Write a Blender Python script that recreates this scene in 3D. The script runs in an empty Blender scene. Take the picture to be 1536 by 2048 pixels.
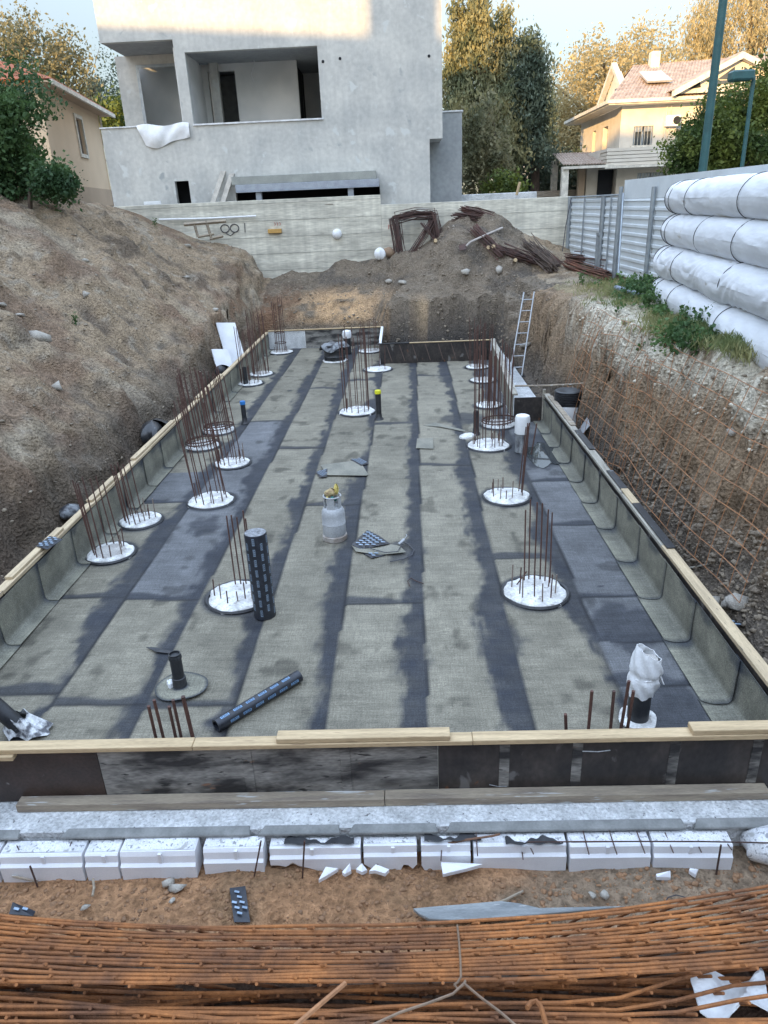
import bpy, bmesh, math, random
import numpy as np
from mathutils import Vector, Matrix
from mathutils.bvhtree import BVHTree
random.seed(7); RNG = np.random.default_rng(11)
SC = bpy.context.scene; COL = SC.collection
PI = math.pi

# ------------------------------------------------------------------ camera
F, CX, CY, EYE = 1430.0, 768.0, 1024.0, 4.1
def _basis():
    y = np.array([(796-CX)/F, -(411-CY)/F, -1.0]); y /= np.linalg.norm(y)
    d = np.array([(917-CX)/F, -(4400-CY)/F, -1.0]); z = -d/np.linalg.norm(d)
    z = z-y*np.dot(y, z); z /= np.linalg.norm(z)
    return np.column_stack([np.cross(y, z), y, z])
RW = _basis(); CAMP = np.array([0, 0, EYE])
cd = bpy.data.cameras.new('camera'); cam = bpy.data.objects.new('camera', cd); COL.objects.link(cam)
cd.sensor_fit = 'VERTICAL'; cd.sensor_height = 24.0; cd.lens = 24.0*F/2048.0
cd.clip_start = 0.05; cd.clip_end = 2000
mw = Matrix(RW.T.tolist()).to_4x4(); mw.translation = Vector((0, 0, EYE)); cam.matrix_world = mw
SC.camera = cam

# ------------------------------------------------------------------ world, sun, exposure
SUN_EL = math.radians(10.0); SUN_AZ = math.radians(206.0)     # azimuth clockwise from +Y, direction towards the sun
w = bpy.data.worlds.new('World'); SC.world = w; w.use_nodes = True
nt = w.node_tree; bg = nt.nodes['Background']
sky = nt.nodes.new('ShaderNodeTexSky'); sky.sky_type = 'NISHITA'; sky.sun_disc = False
sky.sun_elevation = SUN_EL; sky.sun_rotation = SUN_AZ; sky.air_density = 1.0; sky.dust_density = 0.6; sky.ozone_density = 1.5
def _n(t): return nt.nodes.new('ShaderNode'+t)
# evening sky: softened colour, brighter overhead than at the horizon
hs_ = _n('HueSaturation'); hs_.inputs['Saturation'].default_value = 0.6; nt.links.new(sky.outputs[0], hs_.inputs['Color'])
tc_ = _n('TexCoord'); sx_ = _n('SeparateXYZ'); nt.links.new(tc_.outputs['Generated'], sx_.inputs[0])
m2_ = _n('Math'); m2_.operation = 'MULTIPLY'; nt.links.new(sx_.outputs[2], m2_.inputs[0]); nt.links.new(sx_.outputs[2], m2_.inputs[1])
mr_ = _n('MapRange'); nt.links.new(m2_.outputs[0], mr_.inputs[0]); mr_.inputs[3].default_value = 0.2; mr_.inputs[4].default_value = 4.0
sc_ = _n('VectorMath'); sc_.operation = 'SCALE'; nt.links.new(hs_.outputs[0], sc_.inputs[0]); nt.links.new(mr_.outputs[0], sc_.inputs['Scale'])
nt.links.new(sc_.outputs[0], bg.inputs[0]); bg.inputs[1].default_value = 0.15
sd = bpy.data.lights.new('sun', 'SUN'); sd.energy = 2.0; sd.angle = math.radians(0.6); sd.color = (1.0, 0.64, 0.28)
so = bpy.data.objects.new('sun', sd); COL.objects.link(so)
tosun = Vector((math.sin(SUN_AZ)*math.cos(SUN_EL), math.cos(SUN_AZ)*math.cos(SUN_EL), math.sin(SUN_EL)))
so.rotation_euler = tosun.to_track_quat('Z', 'Y').to_euler(); so.location = (-10, -12, 40)
SC.view_settings.view_transform = 'Standard'; SC.view_settings.look = 'None'
SC.view_settings.exposure = 2.2; SC.view_settings.gamma = 1.0

# ------------------------------------------------------------------ pixel -> world helpers (photo pixels)
def ray(px, py): return RW.T @ np.array([(px-CX)/F, -(py-CY)/F, -1.0])
def onz(px, py, z=0.0):
    d = ray(px, py); return Vector(CAMP+d*((z-EYE)/d[2]))
def ony(px, py, Y):
    d = ray(px, py); return Vector(CAMP+d*(Y/d[1]))
def onx(px, py, X):
    d = ray(px, py); return Vector(CAMP+d*(X/d[0]))
def onslope(px, py, z0, y0, s):            # plane z = z0 - (Y-y0)*s
    d = ray(px, py); return Vector(CAMP+d*((z0+s*y0-EYE)/(d[2]+s*d[1])))

# ------------------------------------------------------------------ numpy noise
def _h(ix, iy, iz, s):
    n = (ix*374761393+iy*668265263+iz*1274126177+s*974634777) & 0xffffffff
    n = ((n ^ (n >> 13))*1274126177) & 0xffffffff
    n = ((n ^ (n >> 16))*2246822519) & 0xffffffff
    return ((n ^ (n >> 15)) & 0xffffff)/float(0xffffff)
def vn(x, y, z=0.0, s=0):
    x, y, z = np.broadcast_arrays(np.asarray(x, float), np.asarray(y, float), np.asarray(z, float))
    ix, iy, iz = np.floor(x).astype(np.int64), np.floor(y).astype(np.int64), np.floor(z).astype(np.int64)
    fx, fy, fz = x-ix, y-iy, z-iz
    fx, fy, fz = fx*fx*(3-2*fx), fy*fy*(3-2*fy), fz*fz*(3-2*fz)
    r = 0
    for a in (0, 1):
        for b in (0, 1):
            for c in (0, 1):
                r = r+_h(ix+a, iy+b, iz+c, s)*(fx if a else 1-fx)*(fy if b else 1-fy)*(fz if c else 1-fz)
    return r*2-1
def fbm(x, y, z=0.0, s=0, o=4, g=0.5):
    r, a, k = 0, 1.0, 1.0
    for i in range(o):
        r = r+a*vn(np.asarray(x)*k, np.asarray(y)*k, np.asarray(z)*k, s+i*17); a *= g; k *= 2.03
    return r
def sm(a, b, t):
    t = np.clip((np.asarray(t, float)-a)/(b-a), 0, 1); return t*t*(3-2*t)

# ------------------------------------------------------------------ materials
MATS = {}
def mat(name, c1, c2=None, rough=0.8, scale=5.0, detail=6.0, lo=0.35, hi=0.65, fine=0.25, fscale=60.0, bump=0.3, bdist=0.01,
        stretch=(1, 1, 1), metal=0.0, attr=None, spec=0.5, transl=0.0, spots=None, wave=None, coat=0.0, streak=None):
    if name in MATS: return MATS[name]
    m = bpy.data.materials.new(name); m.use_nodes = True; n = m.node_tree; N, L = n.nodes, n.links
    b = N['Principled BSDF']; b.inputs['Roughness'].default_value = rough; b.inputs['Metallic'].default_value = metal
    b.inputs['Specular IOR Level'].default_value = spec; b.inputs['Coat Weight'].default_value = coat
    tc = N.new('ShaderNodeTexCoord'); mp = N.new('ShaderNodeMapping'); L.new(tc.outputs['Object'], mp.inputs[0])
    mp.inputs['Scale'].default_value = stretch
    def noise(sc, det=6.0, dist=0.0):
        t = N.new('ShaderNodeTexNoise'); t.inputs['Scale'].default_value = sc; t.inputs['Detail'].default_value = det
        t.inputs['Distortion'].default_value = dist; L.new(mp.outputs[0], t.inputs['Vector']); return t.outputs[0]
    def rng(sock, a, bb, o0=0.0, o1=1.0):
        r = N.new('ShaderNodeMapRange'); L.new(sock, r.inputs[0]); r.inputs[1].default_value = a; r.inputs[2].default_value = bb
        r.inputs[3].default_value = o0; r.inputs[4].default_value = o1; return r.outputs[0]
    def mix(fac, A, B, mode='MIX'):
        x = N.new('ShaderNodeMix'); x.data_type = 'RGBA'; x.blend_type = mode
        for s, v in ((x.inputs[0], fac), (x.inputs[6], A), (x.inputs[7], B)):
            if hasattr(v, 'links') or isinstance(v, bpy.types.NodeSocket): L.new(v, s)
            elif isinstance(v, (int, float)): s.default_value = v
            else: s.default_value = (*v[:3], 1)
        return x.outputs[2]
    if attr:
        at = N.new('ShaderNodeAttribute'); at.attribute_name = attr; base = at.outputs['Color']
        k = rng(noise(scale, detail), 0.25, 0.75, 1-0.5*(c2 if isinstance(c2, float) else 0.3), 1+0.5*(c2 if isinstance(c2, float) else 0.3))
        base = mix(1.0, base, k, 'MULTIPLY')
    else:
        if c2 is None: c2 = tuple(c*0.72 for c in c1)
        base = mix(rng(noise(scale, detail), lo, hi), c1, c2)
    fn = noise(fscale, 5.0)
    base = mix(1.0, base, rng(fn, 0.25, 0.75, 1-fine, 1+fine), 'MULTIPLY')
    if streak:                                  # long fibres both ways, as in a reinforced felt
        for vec, amt in streak:
            m2 = N.new('ShaderNodeMapping'); m2.inputs['Scale'].default_value = vec; L.new(tc.outputs['Object'], m2.inputs[0])
            t2 = N.new('ShaderNodeTexNoise'); t2.inputs['Scale'].default_value = 1.0; t2.inputs['Detail'].default_value = 4.0; L.new(m2.outputs[0], t2.inputs['Vector'])
            base = mix(1.0, base, rng(t2.outputs[0], 0.3, 0.7, 1-amt, 1+amt), 'MULTIPLY')
    if spots:                                   # (scale, threshold, colour) islands of another colour
        for (ss, th, sc_) in (spots if isinstance(spots, list) else [spots]):
            base = mix(rng(noise(ss, 8.0, 0.3), th, th+0.05), base, sc_)
    L.new(base, b.inputs['Base Color'])
    hgt = fn
    if wave:                                    # (axis, scale, amount) fine ribs
        wv = N.new('ShaderNodeTexWave'); wv.bands_direction = wave[0]; wv.inputs['Scale'].default_value = wave[1]
        L.new(tc.outputs['Object'], wv.inputs['Vector']); ad = N.new('ShaderNodeMath'); ad.operation = 'ADD'
        mu = N.new('ShaderNodeMath'); mu.operation = 'MULTIPLY'; L.new(wv.outputs['Fac'], mu.inputs[0]); mu.inputs[1].default_value = wave[2]
        L.new(mu.outputs[0], ad.inputs[0]); L.new(fn, ad.inputs[1]); hgt = ad.outputs[0]
    if bump:
        bp = N.new('ShaderNodeBump'); bp.inputs['Strength'].default_value = bump; bp.inputs['Distance'].default_value = bdist
        L.new(hgt, bp.inputs['Height']); L.new(bp.outputs[0], b.inputs['Normal'])
    if transl:
        t = N.new('ShaderNodeBsdfTranslucent'); L.new(base, t.inputs[0]); ms = N.new('ShaderNodeMixShader'); ms.inputs[0].default_value = transl
        L.new(b.outputs[0], ms.inputs[1]); L.new(t.outputs[0], ms.inputs[2]); L.new(ms.outputs[0], N['Material Output'].inputs[0])
    MATS[name] = m; return m

# ------------------------------------------------------------------ mesh builder
class MB:
    def __init__(s): s.v = []; s.f = []
    def add(s, vs, fs):
        o = len(s.v); s.v += [tuple(v) for v in vs]; s.f += [tuple(i+o for i in f) for f in fs]; return s
    def box(s, a, b, M=None):
        (x0, y0, z0), (x1, y1, z1) = a, b
        vs = [Vector(p) for p in ((x0, y0, z0), (x1, y0, z0), (x1, y1, z0), (x0, y1, z0), (x0, y0, z1), (x1, y0, z1), (x1, y1, z1), (x0, y1, z1))]
        if M: vs = [M @ v for v in vs]
        return s.add(vs, [(0, 3, 2, 1), (4, 5, 6, 7), (0, 1, 5, 4), (1, 2, 6, 5), (2, 3, 7, 6), (3, 0, 4, 7)])
    def hexa(s, p):   # 8 corners, bottom ring then top ring
        return s.add(p, [(0, 3, 2, 1), (4, 5, 6, 7), (0, 1, 5, 4), (1, 2, 6, 5), (2, 3, 7, 6), (3, 0, 4, 7)])
    def tube(s, path, r, n=6, cap=True):
        path = [Vector(p) for p in path]; rs = r if isinstance(r, (list, tuple)) else [r]*len(path)
        rings = []; up = None
        for i, p in enumerate(path):
            t = (path[min(i+1, len(path)-1)]-path[max(i-1, 0)]).normalized()
            if up is None: up = Vector((0, 0, 1)) if abs(t.z) < 0.9 else Vector((1, 0, 0))
            a = t.cross(up)
            if a.length < 1e-5: a = t.cross(Vector((0.3, 1, 0.2)))
            a.normalize(); b = a.cross(t).normalized(); up = b
            rings.append([p+rs[i]*(math.cos(2*PI*k/n)*a+math.sin(2*PI*k/n)*b) for k in range(n)])
        vs = [v for q in rings for v in q]; fs = []
        for i in range(len(path)-1):
            for k in range(n):
                fs.append((i*n+k, i*n+(k+1) % n, (i+1)*n+(k+1) % n, (i+1)*n+k))
        if cap: fs += [tuple(range(n))[::-1], tuple((len(path)-1)*n+k for k in range(n))]
        return s.add(vs, fs)
    def lathe(s, prof, c=(0, 0, 0), n=20, M=None, wob=None):
        vs = []; fs = []
        for j, (r, z) in enumerate(prof):
            for k in range(n):
                a = 2*PI*k/n; rr = r*(wob(a, j) if wob else 1.0)
                vs.append(Vector((c[0]+rr*math.cos(a), c[1]+rr*math.sin(a), c[2]+z)))
        for j in range(len(prof)-1):
            for k in range(n): fs.append((j*n+k, j*n+(k+1) % n, (j+1)*n+(k+1) % n, (j+1)*n+k))
        fs += [tuple(range(n))[::-1], tuple((len(prof)-1)*n+k for k in range(n))]
        if M: vs = [M @ v for v in vs]
        return s.add(vs, fs)
    def prism(s, poly, h, M=None):     # polygon (x,y) extruded 0..h in z
        n = len(poly); vs = [Vector((*p, 0)) for p in poly]+[Vector((*p, h)) for p in poly]
        if M: vs = [M @ v for v in vs]
        return s.add(vs, [tuple(range(n))[::-1], tuple(range(n, 2*n))]+[(k, (k+1) % n, n+(k+1) % n, n+k) for k in range(n)])
    def sheet(s, fn, nu, nv, th=0.0):  # grid from fn(u,v); th gives it thickness along the normal
        P = [[Vector(fn(i/nu, j/nv)) for j in range(nv+1)] for i in range(nu+1)]
        idx = lambda i, j: i*(nv+1)+j
        vs = [P[i][j] for i in range(nu+1) for j in range(nv+1)]
        fs = [(idx(i, j), idx(i+1, j), idx(i+1, j+1), idx(i, j+1)) for i in range(nu) for j in range(nv)]
        if th:
            K = len(vs); low = []
            for i in range(nu+1):
                for j in range(nv+1):
                    du = P[min(i+1, nu)][j]-P[max(i-1, 0)][j]; dv = P[i][min(j+1, nv)]-P[i][max(j-1, 0)]
                    low.append(P[i][j]-du.cross(dv).normalized()*th)
            vs += low; fs += [tuple(q+K for q in f[::-1]) for f in fs]
            for i in range(nu):
                fs += [(idx(i, 0), K+idx(i, 0), K+idx(i+1, 0), idx(i+1, 0)), (idx(i+1, nv), K+idx(i+1, nv), K+idx(i, nv), idx(i, nv))]
            for j in range(nv):
                fs += [(idx(0, j+1), K+idx(0, j+1), K+idx(0, j), idx(0, j)), (idx(nu, j), K+idx(nu, j), K+idx(nu, j+1), idx(nu, j+1))]
        return s.add(vs, fs)
    def mesh(s, name, m, smooth=False):
        me = bpy.data.meshes.new(name); me.from_pydata([tuple(v) for v in s.v], [], s.f); me.update()
        if m: me.materials.append(m)
        if smooth:
            me.polygons.foreach_set('use_smooth', [True]*len(me.polygons))
            try: me.set_sharp_from_angle(angle=math.radians(40))
            except Exception: pass
        return me
    def build(s, name, m, parent=None, smooth=False, bevel=0.0, loc=None):
        o = bpy.data.objects.new(name, s.mesh(name, m, smooth)); COL.objects.link(o)
        if parent: o.parent = parent
        if loc: o.location = loc
        if bevel:
            bv = o.modifiers.new('bevel', 'BEVEL'); bv.width = bevel; bv.segments = 1; bv.limit_method = 'ANGLE'
        return o
def tag(o, label, cat, group=None):
    o['label'] = label; o['category'] = cat
    if group: o['group'] = group
    return o
def thing(name, label, cat, loc=(0, 0, 0), group=None, rz=0.0):
    o = bpy.data.objects.new(name, None); COL.objects.link(o); o.location = loc; o.rotation_euler = (0, 0, rz); o.empty_display_size = 0.1
    return tag(o, label, cat, group)
def struct(o): o['kind'] = 'structure'; return o
def stuff(o): o['kind'] = 'stuff'; return o
def part(name, me, parent, loc=(0, 0, 0), rot=(0, 0, 0), scale=(1, 1, 1)):
    o = bpy.data.objects.new(name, me); COL.objects.link(o); o.parent = parent
    o.location = loc; o.rotation_euler = rot; o.scale = scale; return o
def npmesh(name, V, Fq, m, parent=None, smooth=False):
    me = bpy.data.meshes.new(name); k = Fq.shape[1]
    me.vertices.add(len(V)); me.vertices.foreach_set('co', np.asarray(V, np.float32).ravel())
    me.loops.add(Fq.size); me.loops.foreach_set('vertex_index', Fq.ravel().astype(np.int32))
    me.polygons.add(len(Fq)); me.polygons.foreach_set('loop_start', np.arange(0, Fq.size, k, dtype=np.int32))
    me.update(calc_edges=True); me.validate()
    if smooth: me.polygons.foreach_set('use_smooth', [True]*len(me.polygons))
    me.materials.append(m); o = bpy.data.objects.new(name, me); COL.objects.link(o)
    if parent: o.parent = parent
    return o
def setcol(o, C, name='Col'):
    a = o.data.color_attributes.new(name, 'FLOAT_COLOR', 'POINT')
    a.data.foreach_set('color', np.column_stack([C, np.ones(len(C))]).astype(np.float32).ravel())
def cellwall(xs, zs, inside, th, name, m, parent, T=None):
    """wall in XZ from cells; inside(xc,zc) says where it is solid; th thickness towards +Y; T maps (x,y,z)->world"""
    vs = {}; V = []; fs = []
    def vi(x, y, z):
        k = (round(x, 4), round(y, 4), round(z, 4))
        if k not in vs: vs[k] = len(V); V.append(Vector(k))
        return vs[k]
    nx, nz = len(xs)-1, len(zs)-1
    S = [[inside((xs[i]+xs[i+1])/2, (zs[j]+zs[j+1])/2) for j in range(nz)] for i in range(nx)]
    for i in range(nx):
        for j in range(nz):
            if not S[i][j]: continue
            a, b, c, d = xs[i], xs[i+1], zs[j], zs[j+1]
            fs.append((vi(a, 0, c), vi(b, 0, c), vi(b, 0, d), vi(a, 0, d))); fs.append((vi(a, th, c), vi(a, th, d), vi(b, th, d), vi(b, th, c)))
            if i == 0 or not S[i-1][j]: fs.append((vi(a, 0, c), vi(a, 0, d), vi(a, th, d), vi(a, th, c)))
            if i == nx-1 or not S[i+1][j]: fs.append((vi(b, 0, c), vi(b, th, c), vi(b, th, d), vi(b, 0, d)))
            if j == 0 or not S[i][j-1]: fs.append((vi(a, 0, c), vi(a, th, c), vi(b, th, c), vi(b, 0, c)))
            if j == nz-1 or not S[i][j+1]: fs.append((vi(a, 0, d), vi(b, 0, d), vi(b, th, d), vi(a, th, d)))
    if T: V = [T @ v for v in V]
    mb = MB(); mb.add(V, fs); return mb.build(name, m, parent)

# ------------------------------------------------------------------ material library
m_ground = mat('soil', None, 0.5, 0.95, attr='Col', scale=6, fine=0.45, fscale=22, bump=1.0, bdist=0.09, spec=0.2)
m_floor = mat('mineral_felt', None, 0.35, 0.75, attr='Col', scale=3.0, fine=0.38, fscale=85, bump=0.7, bdist=0.006, spec=0.35, streak=[((7, 75, 75), .17), ((85, 5, 5), .14), ((1.5, 14, 14), .12)])
m_felt = mat('felt_sheet', (0.25, 0.235, 0.19), (0.17, 0.165, 0.135), 0.85, scale=4, fine=0.25, fscale=80, stretch=(1, 0.5, 1.6), bump=0.4, bdist=0.004)
m_bit = mat('bitumen', (0.022, 0.023, 0.026), (0.045, 0.046, 0.05), 0.55, scale=9, fine=0.3, bump=0.4, bdist=0.004)
m_bitfilm = mat('bitumen_film', (0.03, 0.034, 0.045), (0.018, 0.02, 0.026), 0.35, scale=12, bump=0.2, bdist=0.003)
m_mark = mat('printed_mark', (0.34, 0.44, 0.56), (0.22, 0.3, 0.4), 0.5, scale=30, bump=0)
m_wood = mat('pine_board', (0.56, 0.42, 0.25), (0.42, 0.31, 0.18), 0.7, scale=3, fine=0.22, fscale=30, stretch=(0.6, 9, 9), bump=0.3, bdist=0.004, spots=[(9, 0.66, (0.2, 0.13, 0.07))])
m_woody = mat('pine_board_long', (0.56, 0.44, 0.28), (0.40, 0.31, 0.2), 0.7, scale=3, fine=0.22, fscale=30, stretch=(9, 0.6, 9), bump=0.3, bdist=0.004, spots=[(8, 0.64, (0.12, 0.1, 0.08))])
m_woodgrey = mat('weathered_board', (0.36, 0.30, 0.22), (0.22, 0.18, 0.14), 0.8, scale=3, fine=0.25, fscale=30, stretch=(0.7, 8, 8), bump=0.4, bdist=0.005, spots=[(5, 0.62, (0.5, 0.5, 0.48))])
m_woodgreyy = mat('weathered_board_long', (0.40, 0.37, 0.31), (0.26, 0.24, 0.2), 0.8, scale=3, fine=0.25, fscale=30, stretch=(8, 0.7, 8), bump=0.4, bdist=0.005, spots=[(6, 0.62, (0.08, 0.075, 0.07))])
m_ply = mat('film_ply', (0.022, 0.019, 0.019), (0.055, 0.045, 0.04), 0.45, scale=3.5, lo=0.4, hi=0.7, fine=0.4, fscale=22, stretch=(1, 1, 0.7), bump=0.2, spots=[(4.5, 0.64, (0.13, 0.125, 0.12)), (7, 0.69, (0.14, 0.06, 0.03))])
m_plybrown = mat('film_ply_brown', (0.028, 0.018, 0.014), (0.05, 0.032, 0.026), 0.4, scale=4, fine=0.3, fscale=40, bump=0.2, spots=[(14, 0.70, (0.16, 0.15, 0.14))])
m_plygrey = mat('film_ply_scuffed', (0.23, 0.22, 0.20), (0.025, 0.024, 0.025), 0.6, scale=3.2, lo=0.42, hi=0.6, fine=0.45, fscale=25, stretch=(0.6, 1, 2.2), bump=0.3, spots=[(6, 0.66, (0.2, 0.11, 0.07)), (11, 0.62, (0.02, 0.02, 0.02))])
m_conc = mat('rough_concrete', (0.68, 0.69, 0.69), (0.48, 0.49, 0.49), 0.9, scale=4, fine=0.35, fscale=45, bump=1.0, bdist=0.02, spots=[(30, 0.66, (0.16, 0.16, 0.16))])
m_mortar = mat('mortar', (0.27, 0.275, 0.265), (0.17, 0.175, 0.17), 0.8, scale=6, fine=0.12, bump=0.3)
m_foam = mat('polystyrene', (0.82, 0.83, 0.85), (0.70, 0.71, 0.74), 0.75, scale=3, fine=0.05, fscale=120, bump=0.2, bdist=0.003)
m_foamdirty = mat('polystyrene_dirty', (0.78, 0.79, 0.8), (0.62, 0.63, 0.65), 0.8, scale=6, fine=0.2, fscale=90, bump=0.5, bdist=0.006, spots=[(38, 0.58, (0.30, 0.31, 0.32)), (9, 0.63, (0.42, 0.42, 0.41)), (5, 0.70, (0.07, 0.07, 0.07))])
m_lime = mat('limed_concrete', (0.74, 0.74, 0.72), (0.46, 0.45, 0.43), 0.9, scale=7, fine=0.25, fscale=40, bump=0.8, bdist=0.012, spots=[(16, 0.63, (0.3, 0.28, 0.26))])
m_limed2 = mat('bare_concrete_top', (0.5, 0.48, 0.45), (0.34, 0.32, 0.30), 0.9, scale=9, fine=0.3, fscale=40, bump=0.8, bdist=0.012)
m_rust = mat('rusty_steel', (0.33, 0.125, 0.036), (0.12, 0.05, 0.022), 0.85, scale=5, fine=0.25, fscale=50, bump=0.3, bdist=0.002, wave=('X', 28.0, 1.6))
m_rustdark = mat('rusty_steel_dark', (0.085, 0.04, 0.03), (0.05, 0.03, 0.026), 0.75, scale=7, fine=0.3, bump=0.3, bdist=0.002)
m_bar = mat('rebar_brown', (0.11, 0.05, 0.037), (0.065, 0.036, 0.03), 0.75, scale=3, fine=0.3, bump=0.3, bdist=0.002)
m_barlight = mat('rebar_limed', (0.3, 0.26, 0.22), (0.12, 0.07, 0.05), 0.8, scale=5, bump=0.3, bdist=0.002)
m_orust = mat('orange_rust', (0.40, 0.19, 0.085), (0.27, 0.13, 0.065), 0.85, scale=4, bump=0.2, bdist=0.002)
m_wire = mat('tie_wire', (0.22, 0.15, 0.10), (0.14, 0.09, 0.06), 0.5, bump=0)
m_steel = mat('galvanised', (0.36, 0.40, 0.43), (0.28, 0.31, 0.34), 0.45, metal=0.6, scale=5, fine=0.12, bump=0.1)
m_alu = mat('aluminium', (0.40, 0.41, 0.42), (0.30, 0.31, 0.32), 0.5, metal=0.5, bump=0.1)
m_fence = mat('painted_sheet', (0.62, 0.66, 0.68), (0.55, 0.59, 0.61), 0.5, scale=2, fine=0.08, bump=0.05, spots=[(7, 0.72, (0.42, 0.4, 0.36))])
m_green = mat('green_paint', (0.03, 0.105, 0.11), (0.022, 0.08, 0.085), 0.4, bump=0.05)
m_geo = mat('geotextile', (0.74, 0.76, 0.79), (0.62, 0.64, 0.67), 0.7, scale=2.5, fine=0.07, fscale=9, bump=0.45, bdist=0.04, stretch=(1, .3, 1), spots=[(2.2, 0.62, (0.52, 0.49, 0.44)), (6, 0.68, (0.48, 0.46, 0.43))])
m_cord = mat('black_cord', (0.06, 0.06, 0.07), None, 0.6, bump=0)
m_white = mat('white_plastic', (0.78, 0.79, 0.80), (0.68, 0.69, 0.70), 0.5, scale=6, fine=0.06, bump=0.4, bdist=0.01)
m_black = mat('black_plastic', (0.02, 0.021, 0.024), (0.035, 0.036, 0.04), 0.35, scale=8, bump=0.1, spots=[(18, 0.68, (0.35, 0.36, 0.37))])
m_blackc = mat('black_pipe', (0.018, 0.019, 0.022), (0.03, 0.031, 0.034), 0.38, scale=8, bump=0.05)
m_blue = mat('blue_cap', (0.03, 0.22, 0.6), None, 0.4, bump=0)
m_yellow = mat('yellow_cap', (0.75, 0.72, 0.03), None, 0.4, bump=0)
m_greypipe = mat('grey_pipe', (0.2, 0.24, 0.3), (0.15, 0.18, 0.23), 0.5, bump=0.1)
m_gas = mat('cylinder_paint', (0.42, 0.43, 0.44), (0.33, 0.34, 0.35), 0.5, scale=6, fine=0.2, bump=0.15, spots=[(9, 0.66, (0.2, 0.17, 0.14))])
m_gasring = mat('cylinder_base', (0.40, 0.37, 0.34), (0.22, 0.18, 0.15), 0.7, scale=9)
m_cloth = mat('glove_leather', (0.5, 0.4, 0.2), (0.3, 0.2, 0.12), 0.9, scale=20)
m_yrag = mat('yellow_rag', (0.72, 0.6, 0.2), (0.6, 0.48, 0.14), 0.9, scale=20)
m_teal = mat('teal_cloth', (0.03, 0.2, 0.17), None, 0.9)
m_plaster = mat('grey_render', (0.56, 0.55, 0.51), (0.43, 0.43, 0.41), 0.92, scale=0.9, detail=9, fine=0.12, fscale=7, bump=0.25, bdist=0.01, spots=[(2.2, 0.62, (0.56, 0.57, 0.55)), (1.3, 0.66, (0.33, 0.345, 0.34))], streak=[((6, 6, .7), .05)])
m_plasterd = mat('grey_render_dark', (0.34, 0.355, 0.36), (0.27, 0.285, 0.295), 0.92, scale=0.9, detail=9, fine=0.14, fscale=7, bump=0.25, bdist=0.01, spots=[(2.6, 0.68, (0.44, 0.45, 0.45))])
m_plasterin = mat('inner_plaster', (0.70, 0.70, 0.68), (0.60, 0.61, 0.60), 0.92, scale=1.2, fine=0.08)
m_dark = mat('painted_dark', (0.02, 0.022, 0.026), None, 0.9, bump=0)  # near-black for the shade inside openings; also real dark frames and grilles
m_steelblue = mat('steel_beam', (0.33, 0.36, 0.4), (0.26, 0.28, 0.32), 0.5, scale=4)
m_boardconc = mat('board_marked_concrete', (0.66, 0.63, 0.53), (0.42, 0.40, 0.34), 0.92, scale=1.3, detail=9, fine=0.25, fscale=9, stretch=(0.4, 1, 2.6), bump=0.5, bdist=0.015, spots=[(2.1, 0.66, (0.6, 0.6, 0.55)), (3.3, 0.7, (0.22, 0.2, 0.16))], streak=[((5, 5, .5), .12), ((.5, 1, 16), .06)])
m_beige = mat('beige_render', (0.72, 0.55, 0.38), (0.66, 0.50, 0.34), 0.9, scale=0.8, fine=0.06)
m_beiged = mat('brown_render', (0.5, 0.37, 0.26), (0.44, 0.33, 0.23), 0.9, scale=0.8, fine=0.08)
m_cream = mat('cream_stone', (0.68, 0.62, 0.53), (0.60, 0.54, 0.45), 0.9, scale=2, fine=0.1)
m_ctrim = mat('cream_trim', (0.72, 0.67, 0.57), None, 0.8)
m_tile = mat('red_tile', (0.42, 0.13, 0.06), (0.33, 0.10, 0.05), 0.8, scale=5, fine=0.2, wave=None)
m_tilew = mat('brown_tile', (0.40, 0.32, 0.26), (0.24, 0.175, 0.135), 0.8, scale=4, fine=0.2)
m_glass = mat('window_glass', (0.05, 0.06, 0.07), (0.09, 0.1, 0.11), 0.08, scale=2, bump=0)
m_bark = mat('bark', (0.12, 0.085, 0.06), (0.07, 0.05, 0.04), 0.95, scale=8, stretch=(3, 3, 0.6), bump=0.8, bdist=0.03)
def leafm(n, a, b, t=0.3): return mat(n, a, b, 0.6, scale=1.1, detail=3, lo=0.38, hi=0.62, fine=0.3, fscale=7, bump=0, transl=t, spec=0.3)
l_citrus = leafm('citrus_leaf', (0.085, 0.15, 0.05), (0.035, 0.075, 0.03))
l_conifer = leafm('conifer_leaf', (0.33, 0.295, 0.14), (0.13, 0.15, 0.08), 0.3)
l_dark = leafm('dark_leaf', (0.14, 0.17, 0.115), (0.07, 0.10, 0.07))
l_gold = leafm('golden_leaf', (0.55, 0.44, 0.23), (0.34, 0.29, 0.15), 0.45)
l_olive = leafm('olive_leaf', (0.28, 0.25, 0.14), (0.14, 0.145, 0.08), 0.4)
l_hedge = leafm('hedge_leaf', (0.15, 0.18, 0.035), (0.05, 0.085, 0.022))
l_weed = leafm('weed_leaf', (0.12, 0.20, 0.065), (0.06, 0.12, 0.045))
l_straw = leafm('straw_blade', (0.34, 0.32, 0.15), (0.16, 0.20, 0.08))
m_stone = mat('pale_stone', (0.42, 0.39, 0.34), (0.32, 0.29, 0.25), 0.95, scale=7, bump=0.6, bdist=0.02)
m_clod = mat('clod', (0.28, 0.23, 0.17), (0.18, 0.145, 0.11), 0.95, scale=1.3, fine=0.3, bump=0.5, bdist=0.02, spots=[(0.9, 0.62, (0.34, 0.3, 0.25))])
m_red = mat('red_paint', (0.5, 0.05, 0.03), None, 0.6, bump=0)
m_brick = mat('yellow_block', (0.55, 0.33, 0.1), (0.45, 0.26, 0.08), 0.8, scale=8)
m_orange = mat('orange_fruit', (0.6, 0.3, 0.02), None, 0.6, bump=0)
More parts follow.
